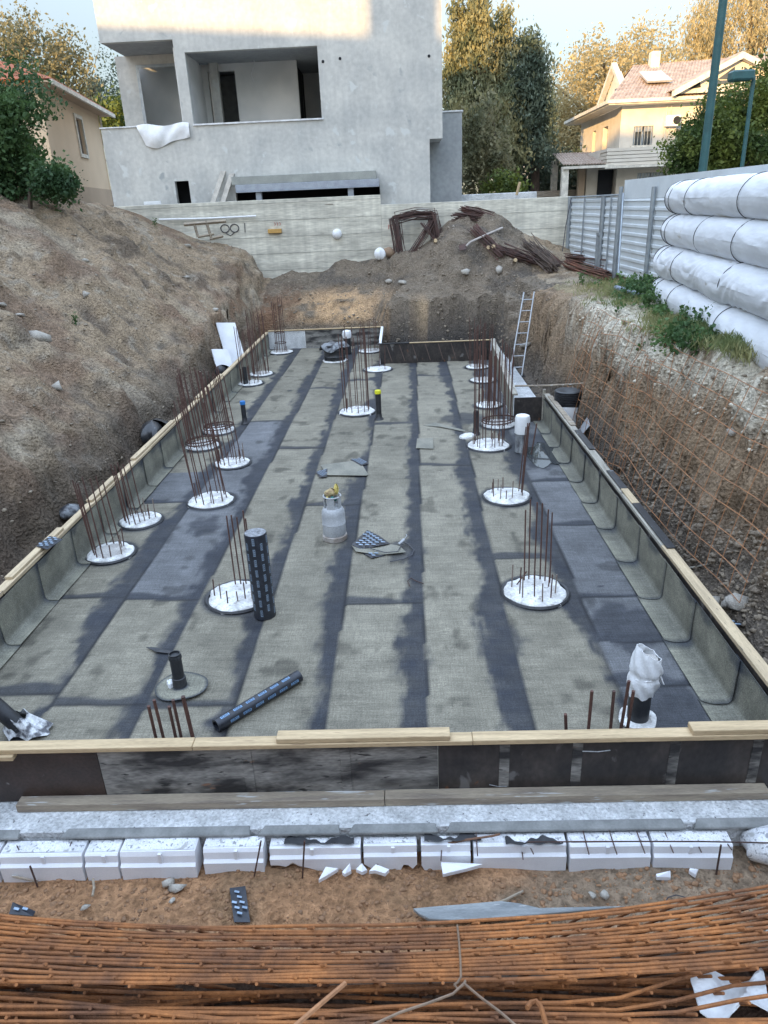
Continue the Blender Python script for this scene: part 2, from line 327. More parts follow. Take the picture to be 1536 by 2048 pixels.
# ================================================================== THE SETTING
# ---- terrain: one sheet, pit, banks, mound, street level beyond
def hz(x, y):
    x = np.asarray(x, float); y = np.asarray(y, float)
    n1 = fbm(x*0.55, y*0.55, 0, 3, 4); n2 = fbm(x*2.3, y*2.3, 0, 9, 4)
    wob = 0.12*vn(y*1.7, x*0.3, 0, 5)+0.09*vn(y*4.3, x*0.5, 0, 6)+0.05*vn(y*9, x*0.5, 0, 36)
    base = np.where(y < 3.8, -0.255+0.03*n2, 0.035+0.03*n2)
    inside = (x > -4.6) & (x < 2.95) & (y > 3.8) & (y < 23.35)
    base = np.where(inside, -0.25, base)
    # left bank
    d = -4.9-wob-x
    hs = 0.95+0.35*vn(y*0.45, 0.2, 0, 8)+0.22*vn(y*1.6, 0.2, 0, 35)+0.35*sm(17, 21, y)
    z1 = hs*sm(0, 0.42, d)+0.84*np.maximum(d-0.42, 0)
    cap = np.interp(y, [0, 17, 23, 30], [4.95, 4.9, 4.6, 4.4])
    z1 = cap-np.log1p(np.exp(-(z1-cap)*3.0))/3.0*1.0-0.12*np.maximum(d-6.5, 0)
    z1 = z1+0.16*n1*sm(0.4, 1.5, d)
    # furrows running down the slope
    z1 = z1+sm(0.3, 1.0, d)*(0.10*(1-2*np.abs(vn(y*0.9+0.7*x, x*0.5, 0, 33)))+0.06*(1-2*np.abs(vn(y*2.3+1.3*x, x*0.9, 0, 34)))+0.13*vn(y*1.1+0.55*x, x*0.25, 0, 31)+0.05*vn(y*3.1+1.2*x, x*0.5, 0, 32))
    z2 = np.interp(d, [-0.35, 0, .5, 2, 3.7, 5, 9], [-1, 2.0, 2.8, 3.3, 3.9, 4.45, 4.3])+0.1*n1
    wl = sm(21.5, 26, y)
    z1 = np.where(d > -0.35, z1*(1-wl)+z2*wl, -1)
    # far bank
    yf = 23.95-2.75*sm(-0.9, 0.2, x)-0.9*sm(2.2, 3.2, x)
    df = y-yf+wob
    lip = 1.15+0.15*n1
    zf = lip*sm(0, 0.75, df)+np.maximum(df-0.6, 0)*np.where(x < -0.4, 0.30, 0.17)
    zf = zf+0.62*np.exp(-((x-2.6)/1.35)**4-((y-26.9)/1.8)**2)*(1+.25*vn(x*1.6, y*1.6, 0, 38))+.75*np.exp(-((x-3.0)/2.6)**2-((y-26.7)/2.2)**2)+0.22*n1*sm(.4, 1, df)+0.04*n2*sm(.2, .8, df)
    zf = zf+.5*sm(-3.2, 0.3, x)*sm(23.5, 26.6, y)*sm(3.5, 1, x)+.12*vn(x*1.3, y*1.3, 0, 37)*sm(.5, 1.5, df)
    zf = np.where(df > -0.3, zf, -1)
    # right bank
    xr = 3.3-0.25*np.exp(-((y-19.6)/1.0)**2)+wob*1.2
    wd = np.interp(y, [5, 8.5, 11, 20], [1.0, 0.85, 0.6, 0.55])
    top = np.interp(y, [0, 4, 7.7, 9.5, 12.9, 16, 19.5, 22, 27], [2.5, 2.5, 2.36, 2.27, 2.12, 2.12, 1.86, 1.75, 2.0])
    dr = x-xr
    zr = top*sm(-0.1*wd, wd, dr)**0.85+0.10*np.clip(dr-wd, 0, 2.2)+0.07*n1*sm(.3, 1, dr)
    zr = np.where(dr > -0.15, zr, -1)
    # near bank, under the photographer
    dn = 3.10-y+0.06*vn(x*1.5, 3.3, 0, 12)
    zn = np.where(dn > 0, -0.27+np.clip(dn, 0, 1.76)*1.33, -1)
    z = np.maximum.reduce([base, z1, zf, zr, zn])
    z = np.where(inside & (y < 23.3), np.minimum(z, -0.2), z)
    z = z+np.where(~inside, 0.025*n2*sm(0.1, 0.6, z), 0)
    # beyond the fence and behind the wall
    z = np.where((x > 6.15) & (y < 27.1), 2.35, z)
    z = np.where(y > 27.15, 4.02+0.05*n1, z)
    return z
def lin(*seg):
    o = []
    for a, b, st in seg: o += list(np.arange(a, b-1e-6, st))
    return np.array(o+[seg[-1][1]])
gx = lin((-400, -60, 40), (-60, -16, 2.2), (-16, -9.6, 0.16), (-9.6, -5.6, 0.06), (-5.6, -4.6, 0.045), (-4.6, 2.9, 0.12), (2.9, 4.5, 0.05), (4.5, 6.6, 0.1), (6.6, 16, 0.7), (16, 60, 4), (60, 400, 40))
gy = lin((-60, -4, 4), (-4, 2.4, 0.2), (2.4, 4.1, 0.05), (4.1, 12, 0.06), (12, 20.6, 0.085), (20.6, 26, 0.07), (26, 28, 0.12), (28, 60, 2.0), (60, 500, 40))
GX, GY = np.meshgrid(gx, gy, indexing='ij'); GZ = hz(GX, GY)
V = np.column_stack([GX.ravel(), GY.ravel(), GZ.ravel()])
sl = np.hypot(*np.gradient(GZ, gx, gy)).ravel()
act = ((V[:, 2] > 0.12) & (V[:, 0] < 5.6) & (V[:, 0] > -14) & (V[:, 1] < 26.8) & (V[:, 1] > 3.9)).astype(float)
amp = act*np.clip(sl/1.3, 0.45, 1.25)
q = V*1.0
rough = fbm(q[:, 0]*3.1, q[:, 1]*3.1, q[:, 2]*3.1, 41, 4)
V[:, 0] += amp*0.085*fbm(q[:, 0]*2.2, q[:, 1]*2.2, q[:, 2]*2.6, 42, 4); V[:, 1] += amp*0.07*fbm(q[:, 0]*2.2, q[:, 1]*2.2, q[:, 2]*2.6, 43, 4)
V[:, 2] -= act*.16*(np.abs(fbm(q[:, 0]*1.9+q[:, 1]*.6, q[:, 1]*1.5, q[:, 2]*1.9, 45, 3))**.7-.4)*np.clip(sl, .3, 1)
V[:, 2] += act*(0.045*rough+0.03*fbm(q[:, 0]*8.5, q[:, 1]*8.5, q[:, 2]*8.5, 44, 3))
# soil colours, plus shade painted on the near bank
def C3(r, g, b): return np.array([r, g, b])
X, Y, Z = V.T
big = fbm(X*0.5, Y*0.5, Z*0.7, 51, 4); med = fbm(X*1.6, Y*1.6, Z*2.2, 52, 4); fin = fbm(X*5.5, Y*5.5, Z*5.5, 53, 3)
col = np.tile(C3(.30, .225, .15), (len(V), 1))
def lay(c, k):
    global col
    k = np.clip(k, 0, 1)[:, None]; col = col*(1-k)+C3(*c)*k
left = X < -4.4
lay((.37, .31, .23), sm(-.1, .8, big+.5*med)*0.8)
lay((.12, .095, .075), sm(.15, .9, med-.3*big)*0.75); lay((.36, .32, .26), sm(.45, .8, fin-.2*med)*.55); lay((.10, .08, .062), sm(.5, .9, fbm(X*3.3, Y*3.3, Z*3.3, 57, 3)+.2*fin)*.6)
lay((.19, .125, .085), left*sm(.15, .7, fbm(X*.9, Y*.9, Z*1.3, 54, 3))*0.7)
lay((.26, .16, .10), left*sm(17, 22, Y)*sm(0.0, .6, med+.2)*sm(2.6, 1.2, Z)*.8)
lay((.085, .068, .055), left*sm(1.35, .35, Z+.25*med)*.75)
far = (Y > 20.4) & (X > -4.7) & (X < 4.3) & (Y < 27.2)
lay((.17, .138, .105), far*.85)
lay((.10, .087, .075), far*sm(-.1, .6, med)*.6)
tanf = np.exp(-((X+2.0)/1.7)**2)*sm(.45, .8, Z)*sm(1.75, 1.25, Z)*(Y < 26)
lay((.52, .34, .19), far*tanf*sm(-.5, .1, med+.4*fin))
lay((.40, .29, .18), far*np.exp(-((X-0.75)/.32)**2)*sm(.25, .5, Z)*sm(1.6, 1.2, Z)*sm(-.4, .3, med+.3*fin))
lay((.20, .12, .075), far*(X < -3.4)*sm(-.2, .5, med)*sm(2, 1, Z))
right = (X > 2.9) & (Y < 20.8) & (Y > 3.9) & (X < 6.4)
lay((.28, .20, .13), right*.9); lay((.36, .27, .18), right*sm(.2, .8, fbm(X*4, Y*1.2, Z*1.2, 58, 3))*.6)
lay((.14, .10, .07), right*sm(0.0, .7, med)*.7)
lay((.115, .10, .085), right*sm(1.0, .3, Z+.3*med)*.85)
top = np.interp(Y, [0, 4, 7.7, 9.5, 12.9, 16, 19.5, 22, 27], [2.5, 2.5, 2.36, 2.27, 2.12, 2.12, 1.86, 1.75, 2.0])
lay((.60, .545, .44), right*sm(-.75, -.25, Z-top+.25*med)*sm(17.5, 14, Y)*sm(-.6, .2, fin+.7*med+.25))
lay((.30, .27, .16), right*(X > 4.2)*sm(5.2, 4.5, X)*sm(7, 9, Y)*.5)
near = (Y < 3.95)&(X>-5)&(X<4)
lay((.36, .20, .105), near*1.0)
lay((.24, .15, .085), near*sm(0, .6, med+.3*fin)*.7)
lay((.27, .21, .15), near*sm(.3, 1.4, X+.6*med)*.85)
lay((.075, .045, .03), near*sm(2.8, 2.3, Y)); lay((.2, .2, .19), (Y > 27.1)*.8+(X > 6.2)*.8)  # first layer paints the shaded depth behind the mesh sheets onto the bank
lay((.03, .03, .032), ((X > -4.75) & (X < 3.05) & (Y > 4.0) & (Y < 23.3) & (Z < .02))*1.0)
ii = np.arange(len(gx)*len(gy)).reshape(len(gx), len(gy))
Fq = np.stack([ii[:-1, :-1], ii[1:, :-1], ii[1:, 1:], ii[:-1, 1:]], -1).reshape(-1, 4)
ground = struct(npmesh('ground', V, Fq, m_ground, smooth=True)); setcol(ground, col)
BVH = BVHTree.FromPolygons([tuple(v) for v in V], [tuple(f) for f in Fq])
def gz(x, y):
    h = BVH.ray_cast(Vector((x, y, 30)), Vector((0, 0, -1))); return h[0].z if h[0] else 0.0
def hit(px, py):
    d = Vector(ray(px, py)).normalized(); h = BVH.ray_cast(Vector(CAMP), d); return h[0], h[1]

# ---- loose clods and gravel (nobody could count them)
bm = bmesh.new(); bmesh.ops.create_icosphere(bm, subdivisions=1, radius=1.0)
ICO = np.array([v.co[:] for v in bm.verts]); ICOF = np.array([[v.index for v in f.verts] for f in bm.faces]); bm.free()
def rocks(name, pts, sizes, m, flat=0.7):
    n = len(pts); Vs = []
    a = RNG.random(n)*6.28; b = RNG.random(n)*6.28
    jit = 1+0.95*(RNG.random((n, len(ICO), 1))-.5)
    P = ICO[None]*jit*np.stack([0.7+.6*RNG.random(n), 0.7+.6*RNG.random(n), flat*(0.7+.5*RNG.random(n))], -1)[:, None, :]
    ca, sa, cb, sb = np.cos(a), np.sin(a), np.cos(b), np.sin(b)
    x = P[..., 0]*ca[:, None]-P[..., 1]*sa[:, None]; y = P[..., 0]*sa[:, None]+P[..., 1]*ca[:, None]; z = P[..., 2]
    tilt = 0.5*np.sin(b)[:, None]; y2 = y*np.cos(tilt)-z*np.sin(tilt); z2 = y*np.sin(tilt)+z*np.cos(tilt)
    Vs = np.stack([x, y2, z2], -1)*np.asarray(sizes)[:, None, None]+np.asarray(pts)[:, None, :]
    Fs = (ICOF[None]+(np.arange(n)*len(ICO))[:, None, None]).reshape(-1, 3)
    return npmesh(name, Vs.reshape(-1, 3), Fs, m)
def scatter(n, cond, smin, smax, p=2.5, sink=0.25):
    pts, sz = [], []
    nrm = np.array([cond(*V[f].mean(0)) for f in Fq[KEEP]]) if False else None
    cx = V[Fq].mean(1); A = np.linalg.norm(np.cross(V[Fq[:, 1]]-V[Fq[:, 0]], V[Fq[:, 3]]-V[Fq[:, 0]]), axis=1)
    k = np.where(cond(cx[:, 0], cx[:, 1], cx[:, 2]), A, 0); k = k/k.sum()
    sel = RNG.choice(len(Fq), n, p=k); u, v = RNG.random(n)[:, None], RNG.random(n)[:, None]
    q = Fq[sel]; P = (V[q[:, 0]]*(1-u)+V[q[:, 1]]*u)*(1-v)+(V[q[:, 3]]*(1-u)+V[q[:, 2]]*u)*v
    return P, smin+(smax-smin)*RNG.random(n)**p
P, S = scatter(6500, lambda x, y, z: (x < -4.8) & (x > -11) & (y > 5) & (y < 27) & (z > .05), .006, .04, 5)
stuff(rocks('clods', P, S, m_clod))
P, S = scatter(1500, lambda x, y, z: (x > 2.95) & (x < 4.3) & (y > 4.5) & (y < 20.5), .006, .035, 4)
P2, S2 = scatter(5200, lambda x, y, z: (x > 2.95) & (x < 4.2) & (y > 4.5) & (y < 10.5) & (z < .75), .006, .045, 4)
stuff(rocks('rubble', np.vstack([P, P2]), np.concatenate([S, S2]), m_clod))
P, S = scatter(2600, lambda x, y, z: (x > -4.6) & (x < 4.4) & (y > 20.5) & (y < 27) & (z > .1), .010, .055, 4)
stuff(rocks('clods', P, S, m_clod))
m_clod2 = mat('orange_clod', (.34, .19, .10), (.22, .13, .075), .95, scale=2, fine=.3, bump=.5, spots=[(1.4, .63, (.4, .37, .33))])
P, S = scatter(5200, lambda x, y, z: (x > -3.6) & (x < 3.2) & (y > 2.6) & (y < 3.72) & (z < .5), .004, .026, 3)
stuff(rocks('gravel', P, S, m_clod2))
m_chalk = mat('chalk_chip', (.62, .57, .47), (.5, .45, .36), .95, scale=5, bump=.4)
P, S = scatter(2200, lambda x, y, z: (x > 3.5) & (x < 5.0) & (y > 5.5) & (y < 15) & (z > 1.55), .008, .04, 3)
stuff(rocks('chalk_chips', P, S, m_chalk))

# ---- concrete slab that carries the work, and the felt floor on it
sb = MB(); sb.box((-5.0, 3.84, -0.5), (3.0, 23.5, -0.012)); slab = struct(sb.build('slab', m_conc, None))
fx = np.arange(-4.27, 2.79, 0.035); fy = np.concatenate([np.arange(4.16, 12, 0.035), np.arange(12, 23.25, 0.06)])
FX, FY = np.meshgrid(fx, fy, indexing='ij'); fxr, fyr = FX.ravel(), FY.ravel()
SEAM = [-4.30, -3.33, -2.44, -1.60, -0.76, 0.12, 1.02, 1.87, 3.4]; DR = [0, .005, .008, .014, .016, .018, .015, .018, 0]
nb = fbm(fxr*1.1, fyr*1.1, 0, 61, 4); nf = fbm(fxr*6, fyr*6, 0, 62, 3); nl = vn(fxr*3, fyr*.9, 0, 63); ng = fbm(fxr*14, fyr*5, 0, 73, 2)
dark = np.zeros(len(fxr)); hgt = np.zeros(len(fxr)); strip = np.zeros(len(fxr), int); line = np.zeros(len(fxr))
for i, (s0, dr) in enumerate(zip(SEAM, DR)):
    xs = s0+dr*(fyr-5)+0.012*vn(fyr*1.3, i, 0, 64); strip += (fxr > xs).astype(int)
    if 0 < i < 8:
        dd = xs-fxr                                        # >0 : left of the seam (the lap on the strip below)
        wdt = 0.20+0.11*vn(fyr*0.7, i*3.3, 0, 65)+0.06*vn(fyr*2.6, i*1.7, 0, 66)+.04*nf+.05*ng
        k = sm(wdt+.07, wdt-.06, dd)*(dd > -0.004); dark = np.maximum(dark, k*(0.94+.06*nf))
        hgt += 0.010*sm(0.02, -0.012, dd)*sm(-.86, -.7, -np.abs(dd)) if False else 0
        hgt += np.where((dd < .0) & (dd > -.5), .009*sm(-.5, -.05, dd), 0)
        line = np.maximum(line, np.exp(-((dd-.006)/.012)**2))
CROSS = [(1, 5.47), (1, 7.26), (1, 14.5), (2, 7.2), (2, 14.6), (2, 5.3), (3, 5.24), (3, 12.7), (4, 18.2), (4, 9.9), (5, 6.94), (5, 14.13), (6, 11.54), (6, 18.5), (7, 14.17), (7, 8.0), (8, 5.4), (8, 7.0), (8, 8.9), (8, 6.1), (8, 10.6), (8, 11.6), (1, 10.2), (3, 17.5)]
for st, yc in CROSS:
    dd = fyr-yc-0.03*vn(fxr*1.2, yc, 0, 67); on = strip == st
    wq = 0.07+0.05*vn(fxr*2.5, yc*2, 0, 68)
    dark = np.maximum(dark, on*sm(wq+.05, wq-.02, np.abs(dd-wq*.7))*.85*(dd > -.02)); line = np.maximum(line, on*np.exp(-(dd/.014)**2))
# bitumen smeared round every pile head, and stains
PILES = [(-3.95, 8.45, .30), (-3.9, 9.5, .29), (-3.03, 10.21, .34), (-3.08, 11.96, .30), (-3.80, 14.05, .31), (-3.88, 13.05, .32), (-3.88, 19.4, .32), (-3.97, 18.3, .32), (-3.8, 22.55, .35),
         (-1.02, 15.17, .38), (-0.68, 19.45, .36), (2.0, 19.3, .30), (1.98, 17.7, .3), (1.84, 15.3, .28), (1.86, 13.8, .33), (1.52, 12.5, .37), (1.50, 10.0, .33), (1.42, 7.12, .345), (-1.98, 7.2, .35), (-1.0, 22.2, .34)]
for (px_, py_, pr) in PILES:
    r = np.hypot(fxr-px_, fyr-py_); dark = np.maximum(dark, sm(pr+.11+.05*nb, pr+.04, r)*.9)
for (px_, py_, pr) in [(1.25, 14.3, .42), (-2.9, 9.3, .3), (0.95, 6.2, .22), (.02, 5.9, .24), (-.02, 8.3, .18), (2.2, 5.1, .4), (2.2, 6.35, .3), (2.3, 11.6, .45), (2.3, 12.6, .5)]:
    r = np.hypot((fxr-px_)*1.1, (fyr-py_)*.8)+.12*nb+.07*nf+.05*ng; dark = np.maximum(dark, sm(pr+.08, pr-.08, r)*.75)
tone = 1+.14*nb+.10*vn(strip*7.3, fyr*.22, 0, 69)+.06*nl+.07*nf
felt = np.column_stack([.188*tone, .171*tone, .131*tone])
grey = ((strip == 8) | ((strip == 2) & (fyr > 7.2) & (fyr < 14.6)) | ((strip == 1) & (fyr > 10.2) & (fyr < 11.6)))*1.0
felt = felt*(1-grey[:, None]*.95)+grey[:, None]*.95*np.column_stack([.118*tone, .121*tone, .128*tone])
foot = sm(.5, .95, fbm(fxr*4.2, fyr*3.1, 0, 70, 3)+.15*nb)
felt = felt*(1-.45*foot[:, None])
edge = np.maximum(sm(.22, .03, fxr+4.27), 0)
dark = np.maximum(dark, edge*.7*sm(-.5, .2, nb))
bc = np.array([.028, .031, .039])
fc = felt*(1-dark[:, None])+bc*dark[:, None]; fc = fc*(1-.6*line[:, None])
fz = hgt+.006*nb+.004*nf*(1-dark)+.004*vn(fxr*1.1, fyr*4.2, 0, 74)+.003*vn(fxr*4, fyr*1.5, 0, 76)
# the left-out corner behind the return formwork, and the step on the right, stay bare slab
fz = np.maximum(fz, -.004)
okv = ~(((fyr > 20.23) & (fxr > -0.64)) | ((fyr > 14.0) & (fxr > 2.17+.055*(fyr-14))))
jj = np.arange(len(fxr)).reshape(FX.shape)
Fl = np.stack([jj[:-1, :-1], jj[1:, :-1], jj[1:, 1:], jj[:-1, 1:]], -1).reshape(-1, 4); Fl = Fl[okv[Fl].all(1)]
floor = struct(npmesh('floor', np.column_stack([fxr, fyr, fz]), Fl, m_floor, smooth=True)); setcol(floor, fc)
pd = MB(); pd.lathe([(.001, 0), (1, .003), (1.0, .004), (.001, .005)], (0, 0, 0), 24, wob=lambda a, j: 1+.25*math.sin(2*a+1)+.12*math.sin(5*a))
m_water = mat('puddle_water', (.05, .055, .06), None, .03, bump=0, fine=0.0)
pud = pd.build('water', m_water, None); pud.scale = (.28, .75, 1); pud.location = (2.42, 11.9, .016); struct(pud)
#PART3
# ================================================================== FORMWORK
def board(name, a, b, m, par, jit=0.0):
    return MB().box(a, b).build(name, m, par, bevel=0.004)
# front
fw = thing('formwork_wall', 'long dark plywood formwork across the front with pine boards on top', 'formwork', (0, 4.13, 0))
L0 = Vector((0, 4.13, 0))
def fb(name, x0, x1, y0, y1, z0, z1, m, par=fw): return MB().box((x0, y0-4.13, z0), (x1, y1-4.13, z1)).build(name, m, par, bevel=0.004)
pn = fb('panel', -4.5, -2.36, 4.13, 4.152, 0.0, .50, m_plybrown); pn['label'] = 'dark brown smooth panel'
pn = fb('panel', -2.358, 0.17, 4.131, 4.152, 0.0, .50, m_plygrey); pn['label'] = 'grey panel with scuffed scraped face'
pn = fb('panel', 0.173, 2.74, 4.13, 4.152, 0.0, .50, m_ply); pn['label'] = 'black panel with brown and grey streaks'
fb('rail', -4.5, -1.62, 4.085, 4.185, .503, .545, m_wood); fb('rail', -1.617, 0.42, 4.085, 4.185, .503, .543, m_wood); fb('rail', 0.423, 2.86, 4.085, 4.185, .503, .546, m_wood)
fb('plank', -1.0, 0.26, 4.09, 4.19, .548, .588, m_wood); fb('plank', 1.98, 2.86, 4.09, 4.19, .549, .592, m_wood); fb('plank', -4.5, -2.95, 4.06, 4.125, .46, .50, m_wood)
fb('foot_board', -3.02, -.235, 4.03, 4.127, -.008, .062, m_woodgrey); fb('foot_board', -.23, 2.58, 4.032, 4.127, -.008, .064, m_woodgrey)
for xx in (-1.28, -.55, .62, 1.15, 1.85, 2.44):     # battens showing through as pale smears on the face
    fb('batten', xx, xx+.075, 4.124, 4.1295, .066, .47, m_plygrey)
fb('corner_post', 2.70, 2.745, 4.05, 4.125, -.008, .50, m_woodgreyy)
MB().box((2.62, -.10, -.01), (2.68, -.075, .5), Matrix.Rotation(0, 4, 'Y')).build('corner_post', m_woodgrey, fw) if False else None
# nail and wire on the face
MB().tube([(1.22, -.012, .40), (1.27, -.02, .405), (1.33, -.014, .395), (1.42, -.012, .405)], .004, 5).build('wire_tie', m_alu, fw)
MB().tube([(.55, -.012, .10), (.62, -.018, .085), (.68, -.012, .08)], .003, 5).build('wire_tie', m_alu, fw)

def felt_sheet(mb_fn, nu, nv, name, parent=None, darkfn=None, th=.005):
    mb = MB().sheet(mb_fn, nu, nv, th); o = mb.build(name, m_floor, parent, smooth=True)
    n = len(o.data.vertices); P = np.array([v.co[:] for v in o.data.vertices]); k = (nu+1)*(nv+1)
    uu = np.repeat(np.arange(nu+1)/nu, nv+1); vv = np.tile(np.arange(nv+1)/nv, nu+1)
    t = 1+.12*fbm(P[:k, 0]*3+P[:k, 1]*3, P[:k, 2]*3, 0, 75, 3); c = np.column_stack([.20*t, .192*t, .15*t])
    d = np.clip(darkfn(uu, vv, P[:k]), 0, 1)[:, None]; c = c*(1-d)+np.array([.036, .042, .052])*d
    cc = np.vstack([c, c]) if n == 2*k else c; setcol(o, cc); return o
def upstand(x_floor, x_wall, y0, y1, side, z_top, label, group, i):
    # bent felt: lies on the floor, turns up the panel; near end lifted over the next sheet
    R_ = .07; sg = 1 if x_wall > x_floor else -1; xw = x_wall-sg*.006
    fl = abs(xw-x_floor)-R_; L = fl+R_*PI/2+(z_top-R_)
    sk = random.uniform(-.02, .02)
    def fn(u, v):
        s = v*L; lift = .004+.012*(1-u)
        if s < fl: x, z, nx, nz = s, 0, 0, 1
        elif s < fl+R_*PI/2:
            a = (s-fl)/R_; x, z = fl+R_*math.sin(a), R_*(1-math.cos(a)); nx, nz = -math.sin(a), math.cos(a)
        else: x, z, nx, nz = fl+R_, R_+(s-fl-R_*PI/2), -1, 0
        y = y0+(y1-y0)*u+sk*v
        if u < .2: y += .05*max(0, 1-v*7)**1.5            # rounded lower corner
        wv = .006*math.sin(7*u+i)*math.sin(3*v)
        if sg < 0: y = y0+y1-y; lift = .004+.012*u
        return (x_floor+sg*(x+nx*(lift+wv)), y, .008+z+nz*(lift+wv))
    def dk(u, v, P):
        nz_ = .12*vn(P[:, 1]*5, P[:, 2]*5, 0, 77)
        return sm(.82, 1.0, (u if sg > 0 else 1-u)+nz_)*.85+sm(.9, 1.0, v+nz_)*.7+sm(.30, .10, np.abs(v-.33)+.5*nz_)*.25+sm(.05, .0, u)*.6
    o = felt_sheet(fn, 14, 22, 'felt_upstand', None, dk); return tag(o, label, 'felt sheet', group)
gr = 'bent felt sheets lining the right formwork'
yy = [4.35, 5.08, 6.03, 6.87, 7.76, 8.72, 9.62, 10.47, 11.36, 12.2, 13.05, 13.9]
for i in range(len(yy)-1):
    upstand(2.50+.008*i, 2.775, yy[i], yy[i+1]+.1, 1, .47, 'grey felt sheet bent up the inside of the right formwork', gr, i)
gl = 'bent felt sheets lining the left formwork'
yy = [4.4, 5.45]+[6.36+.925*k for k in range(18)]+[23.1]
for i in range(len(yy)-1):
    upstand(-4.10, -4.275, yy[i]-.08, yy[i+1], -1, .49, 'grey felt sheet bent up the inside of the left formwork', gl, i)

# left wall
lw = thing('formwork_wall', 'long plywood formwork along the left earth bank, capped with uneven boards', 'formwork', (-4.29, 13.7, 0))
def pb(par, name, a, b, m): 
    l = par.location; return MB().box((a[0]-l.x, a[1]-l.y, a[2]-l.z), (b[0]-l.x, b[1]-l.y, b[2]-l.z)).build(name, m, par, bevel=.004)
for k in range(8): pb(lw, 'panel', (-4.302, 4.155+2.38*k, 0), (-4.282, 4.155+2.38*(k+1)-.004, .505), m_ply)
ye = [4.19, 6.5, 8.9, 11.4, 13.5, 15.9, 18.2, 20.4, 23.2]
for k in range(8): pb(lw, 'rail', (-4.37+.004*(k % 3), ye[k], .507), (-4.27+.004*(k % 3), ye[k+1]-.005, .548+.003*(k % 2)), m_woody)
for y0, y1 in ((6.75, 8.05), (8.95, 9.9), (10.7, 12.9), (14.6, 16.9)): pb(lw, 'plank', (-4.375, y0, .553), (-4.29, y1, .585), m_woody)
# far left, return, middle, right far, step, right near
fl = thing('formwork_wall', 'far left formwork, half grey and half black panel, at the back of the felt floor', 'formwork', (-2.5, 23.25, 0))
pb(fl, 'panel', (-4.28, 23.25, 0), (-3.1, 23.272, .55), m_conc)['label'] = 'plain grey panel'
pb(fl, 'panel', (-3.096, 23.251, 0), (-.62, 23.272, .56), m_plygrey)['label'] = 'black scuffed panel'
pb(fl, 'rail', (-4.28, 23.22, .562), (-.62, 23.3, .59), m_wood)
rt = thing('formwork_wall', 'short formwork return seen end on beside the far black panel', 'formwork', (-.62, 21.7, 0))
pb(rt, 'panel', (-.632, 20.24, 0), (-.612, 23.25, .55), m_ply); pb(rt, 'rail', (-.66, 20.24, .552), (-.58, 23.2, .59), m_white)
mf = thing('formwork_wall', 'black far formwork with slanting rust streaks and a thin pale top edge', 'formwork', (.95, 20.22, 0))
pb(mf, 'panel', (-.62, 20.21, 0), (2.47, 20.235, .55), m_ply); pb(mf, 'rail', (.2, 20.2, .552), (2.5, 20.26, .575), m_wood); pb(mf, 'rail', (-.7, 20.19, .552), (.198, 20.25, .58), m_black)
for k in range(8):
    x0 = -.45+.36*k; l = mf.location
    MB().hexa([(x0-l.x, 20.206-l.y, .52), (x0+.02-l.x, 20.206-l.y, .52), (x0+.02-l.x, 20.209-l.y, .521), (x0-l.x, 20.209-l.y, .521), (x0-.22+.0-l.x+.36, 20.206-l.y, .06), (x0-.2-l.x+.36, 20.206-l.y, .06), (x0-.2-l.x+.36, 20.209-l.y, .061), (x0-.22-l.x+.36, 20.209-l.y, .061)]).build('streak', mat('panel_streak', (.13, .09, .075), None, .6), mf)
rf = thing('formwork_wall', 'pale capped formwork on the far right between pile heads and ladder', 'formwork', (2.35, 17.1, 0))
M_ = Matrix.Translation((-2.35, -17.1, 0))
def slantbox(x0, y0, x1, y1, wd, z0, z1, name, m, par):
    l = par.location; dx, dy = x1-x0, y1-y0; n = Vector((dy, -dx, 0)).normalized()*wd
    p = [Vector((x0, y0, 0)), Vector((x0, y0, 0))+n, Vector((x1, y1, 0))+n, Vector((x1, y1, 0))]
    return MB().hexa([Vector((q.x-l.x, q.y-l.y, z0)) for q in (p[0], p[1], p[2], p[3])]+[Vector((q.x-l.x, q.y-l.y, z1)) for q in (p[0], p[1], p[2], p[3])]).build(name, m, par, bevel=.003)
slantbox(2.16, 14.0, 2.48, 20.2, .02, 0, .545, 'panel', m_felt, rf)
slantbox(2.13, 13.98, 2.30, 17.2, .13, .548, .585, 'rail', m_woodgreyy, rf); slantbox(2.302, 17.21, 2.46, 20.3, .13, .548, .588, 'rail', m_woodgreyy, rf)
st = thing('formwork_wall', 'short black formwork at the step, joining the two right hand walls', 'formwork', (2.48, 14.0, 0))
pb(st, 'panel', (2.19, 13.97, 0), (2.775, 13.99, .5), m_ply)
pb(st, 'post', (2.74, 13.93, 0), (2.80, 13.965, .66), m_woodgreyy)
rn = thing('formwork_wall', 'long formwork on the right with pine boards and black offcuts on top', 'formwork', (2.79, 9, 0))
for k in range(4): pb(rn, 'panel', (2.782, 4.155+2.45*k, 0), (2.802, min(4.155+2.45*(k+1)-.004, 13.96), .525), m_ply)
for y0, y1, mm in ((4.19, 7.1, m_woody), (7.105, 9.6, m_woodgreyy), (9.605, 11.9, m_woodgreyy), (11.905, 13.95, m_woodgreyy)): pb(rn, 'rail', (2.765, y0, .53), (2.875, y1, .57), mm)
for y0, y1, mm in ((7.0, 8.25, m_black), (8.26, 8.75, m_woody), (8.76, 9.45, m_black), (10.4, 11.4, m_black), (11.7, 13.7, m_woodgrey)): pb(rn, 'plank', (2.79, y0, .573), (2.885, y1, .592), mm)
for k in range(9): pb(rn, 'strut', (2.806, 4.8+1.05*k, -.01), (2.85, 4.86+1.05*k, .526), m_woodgrey)

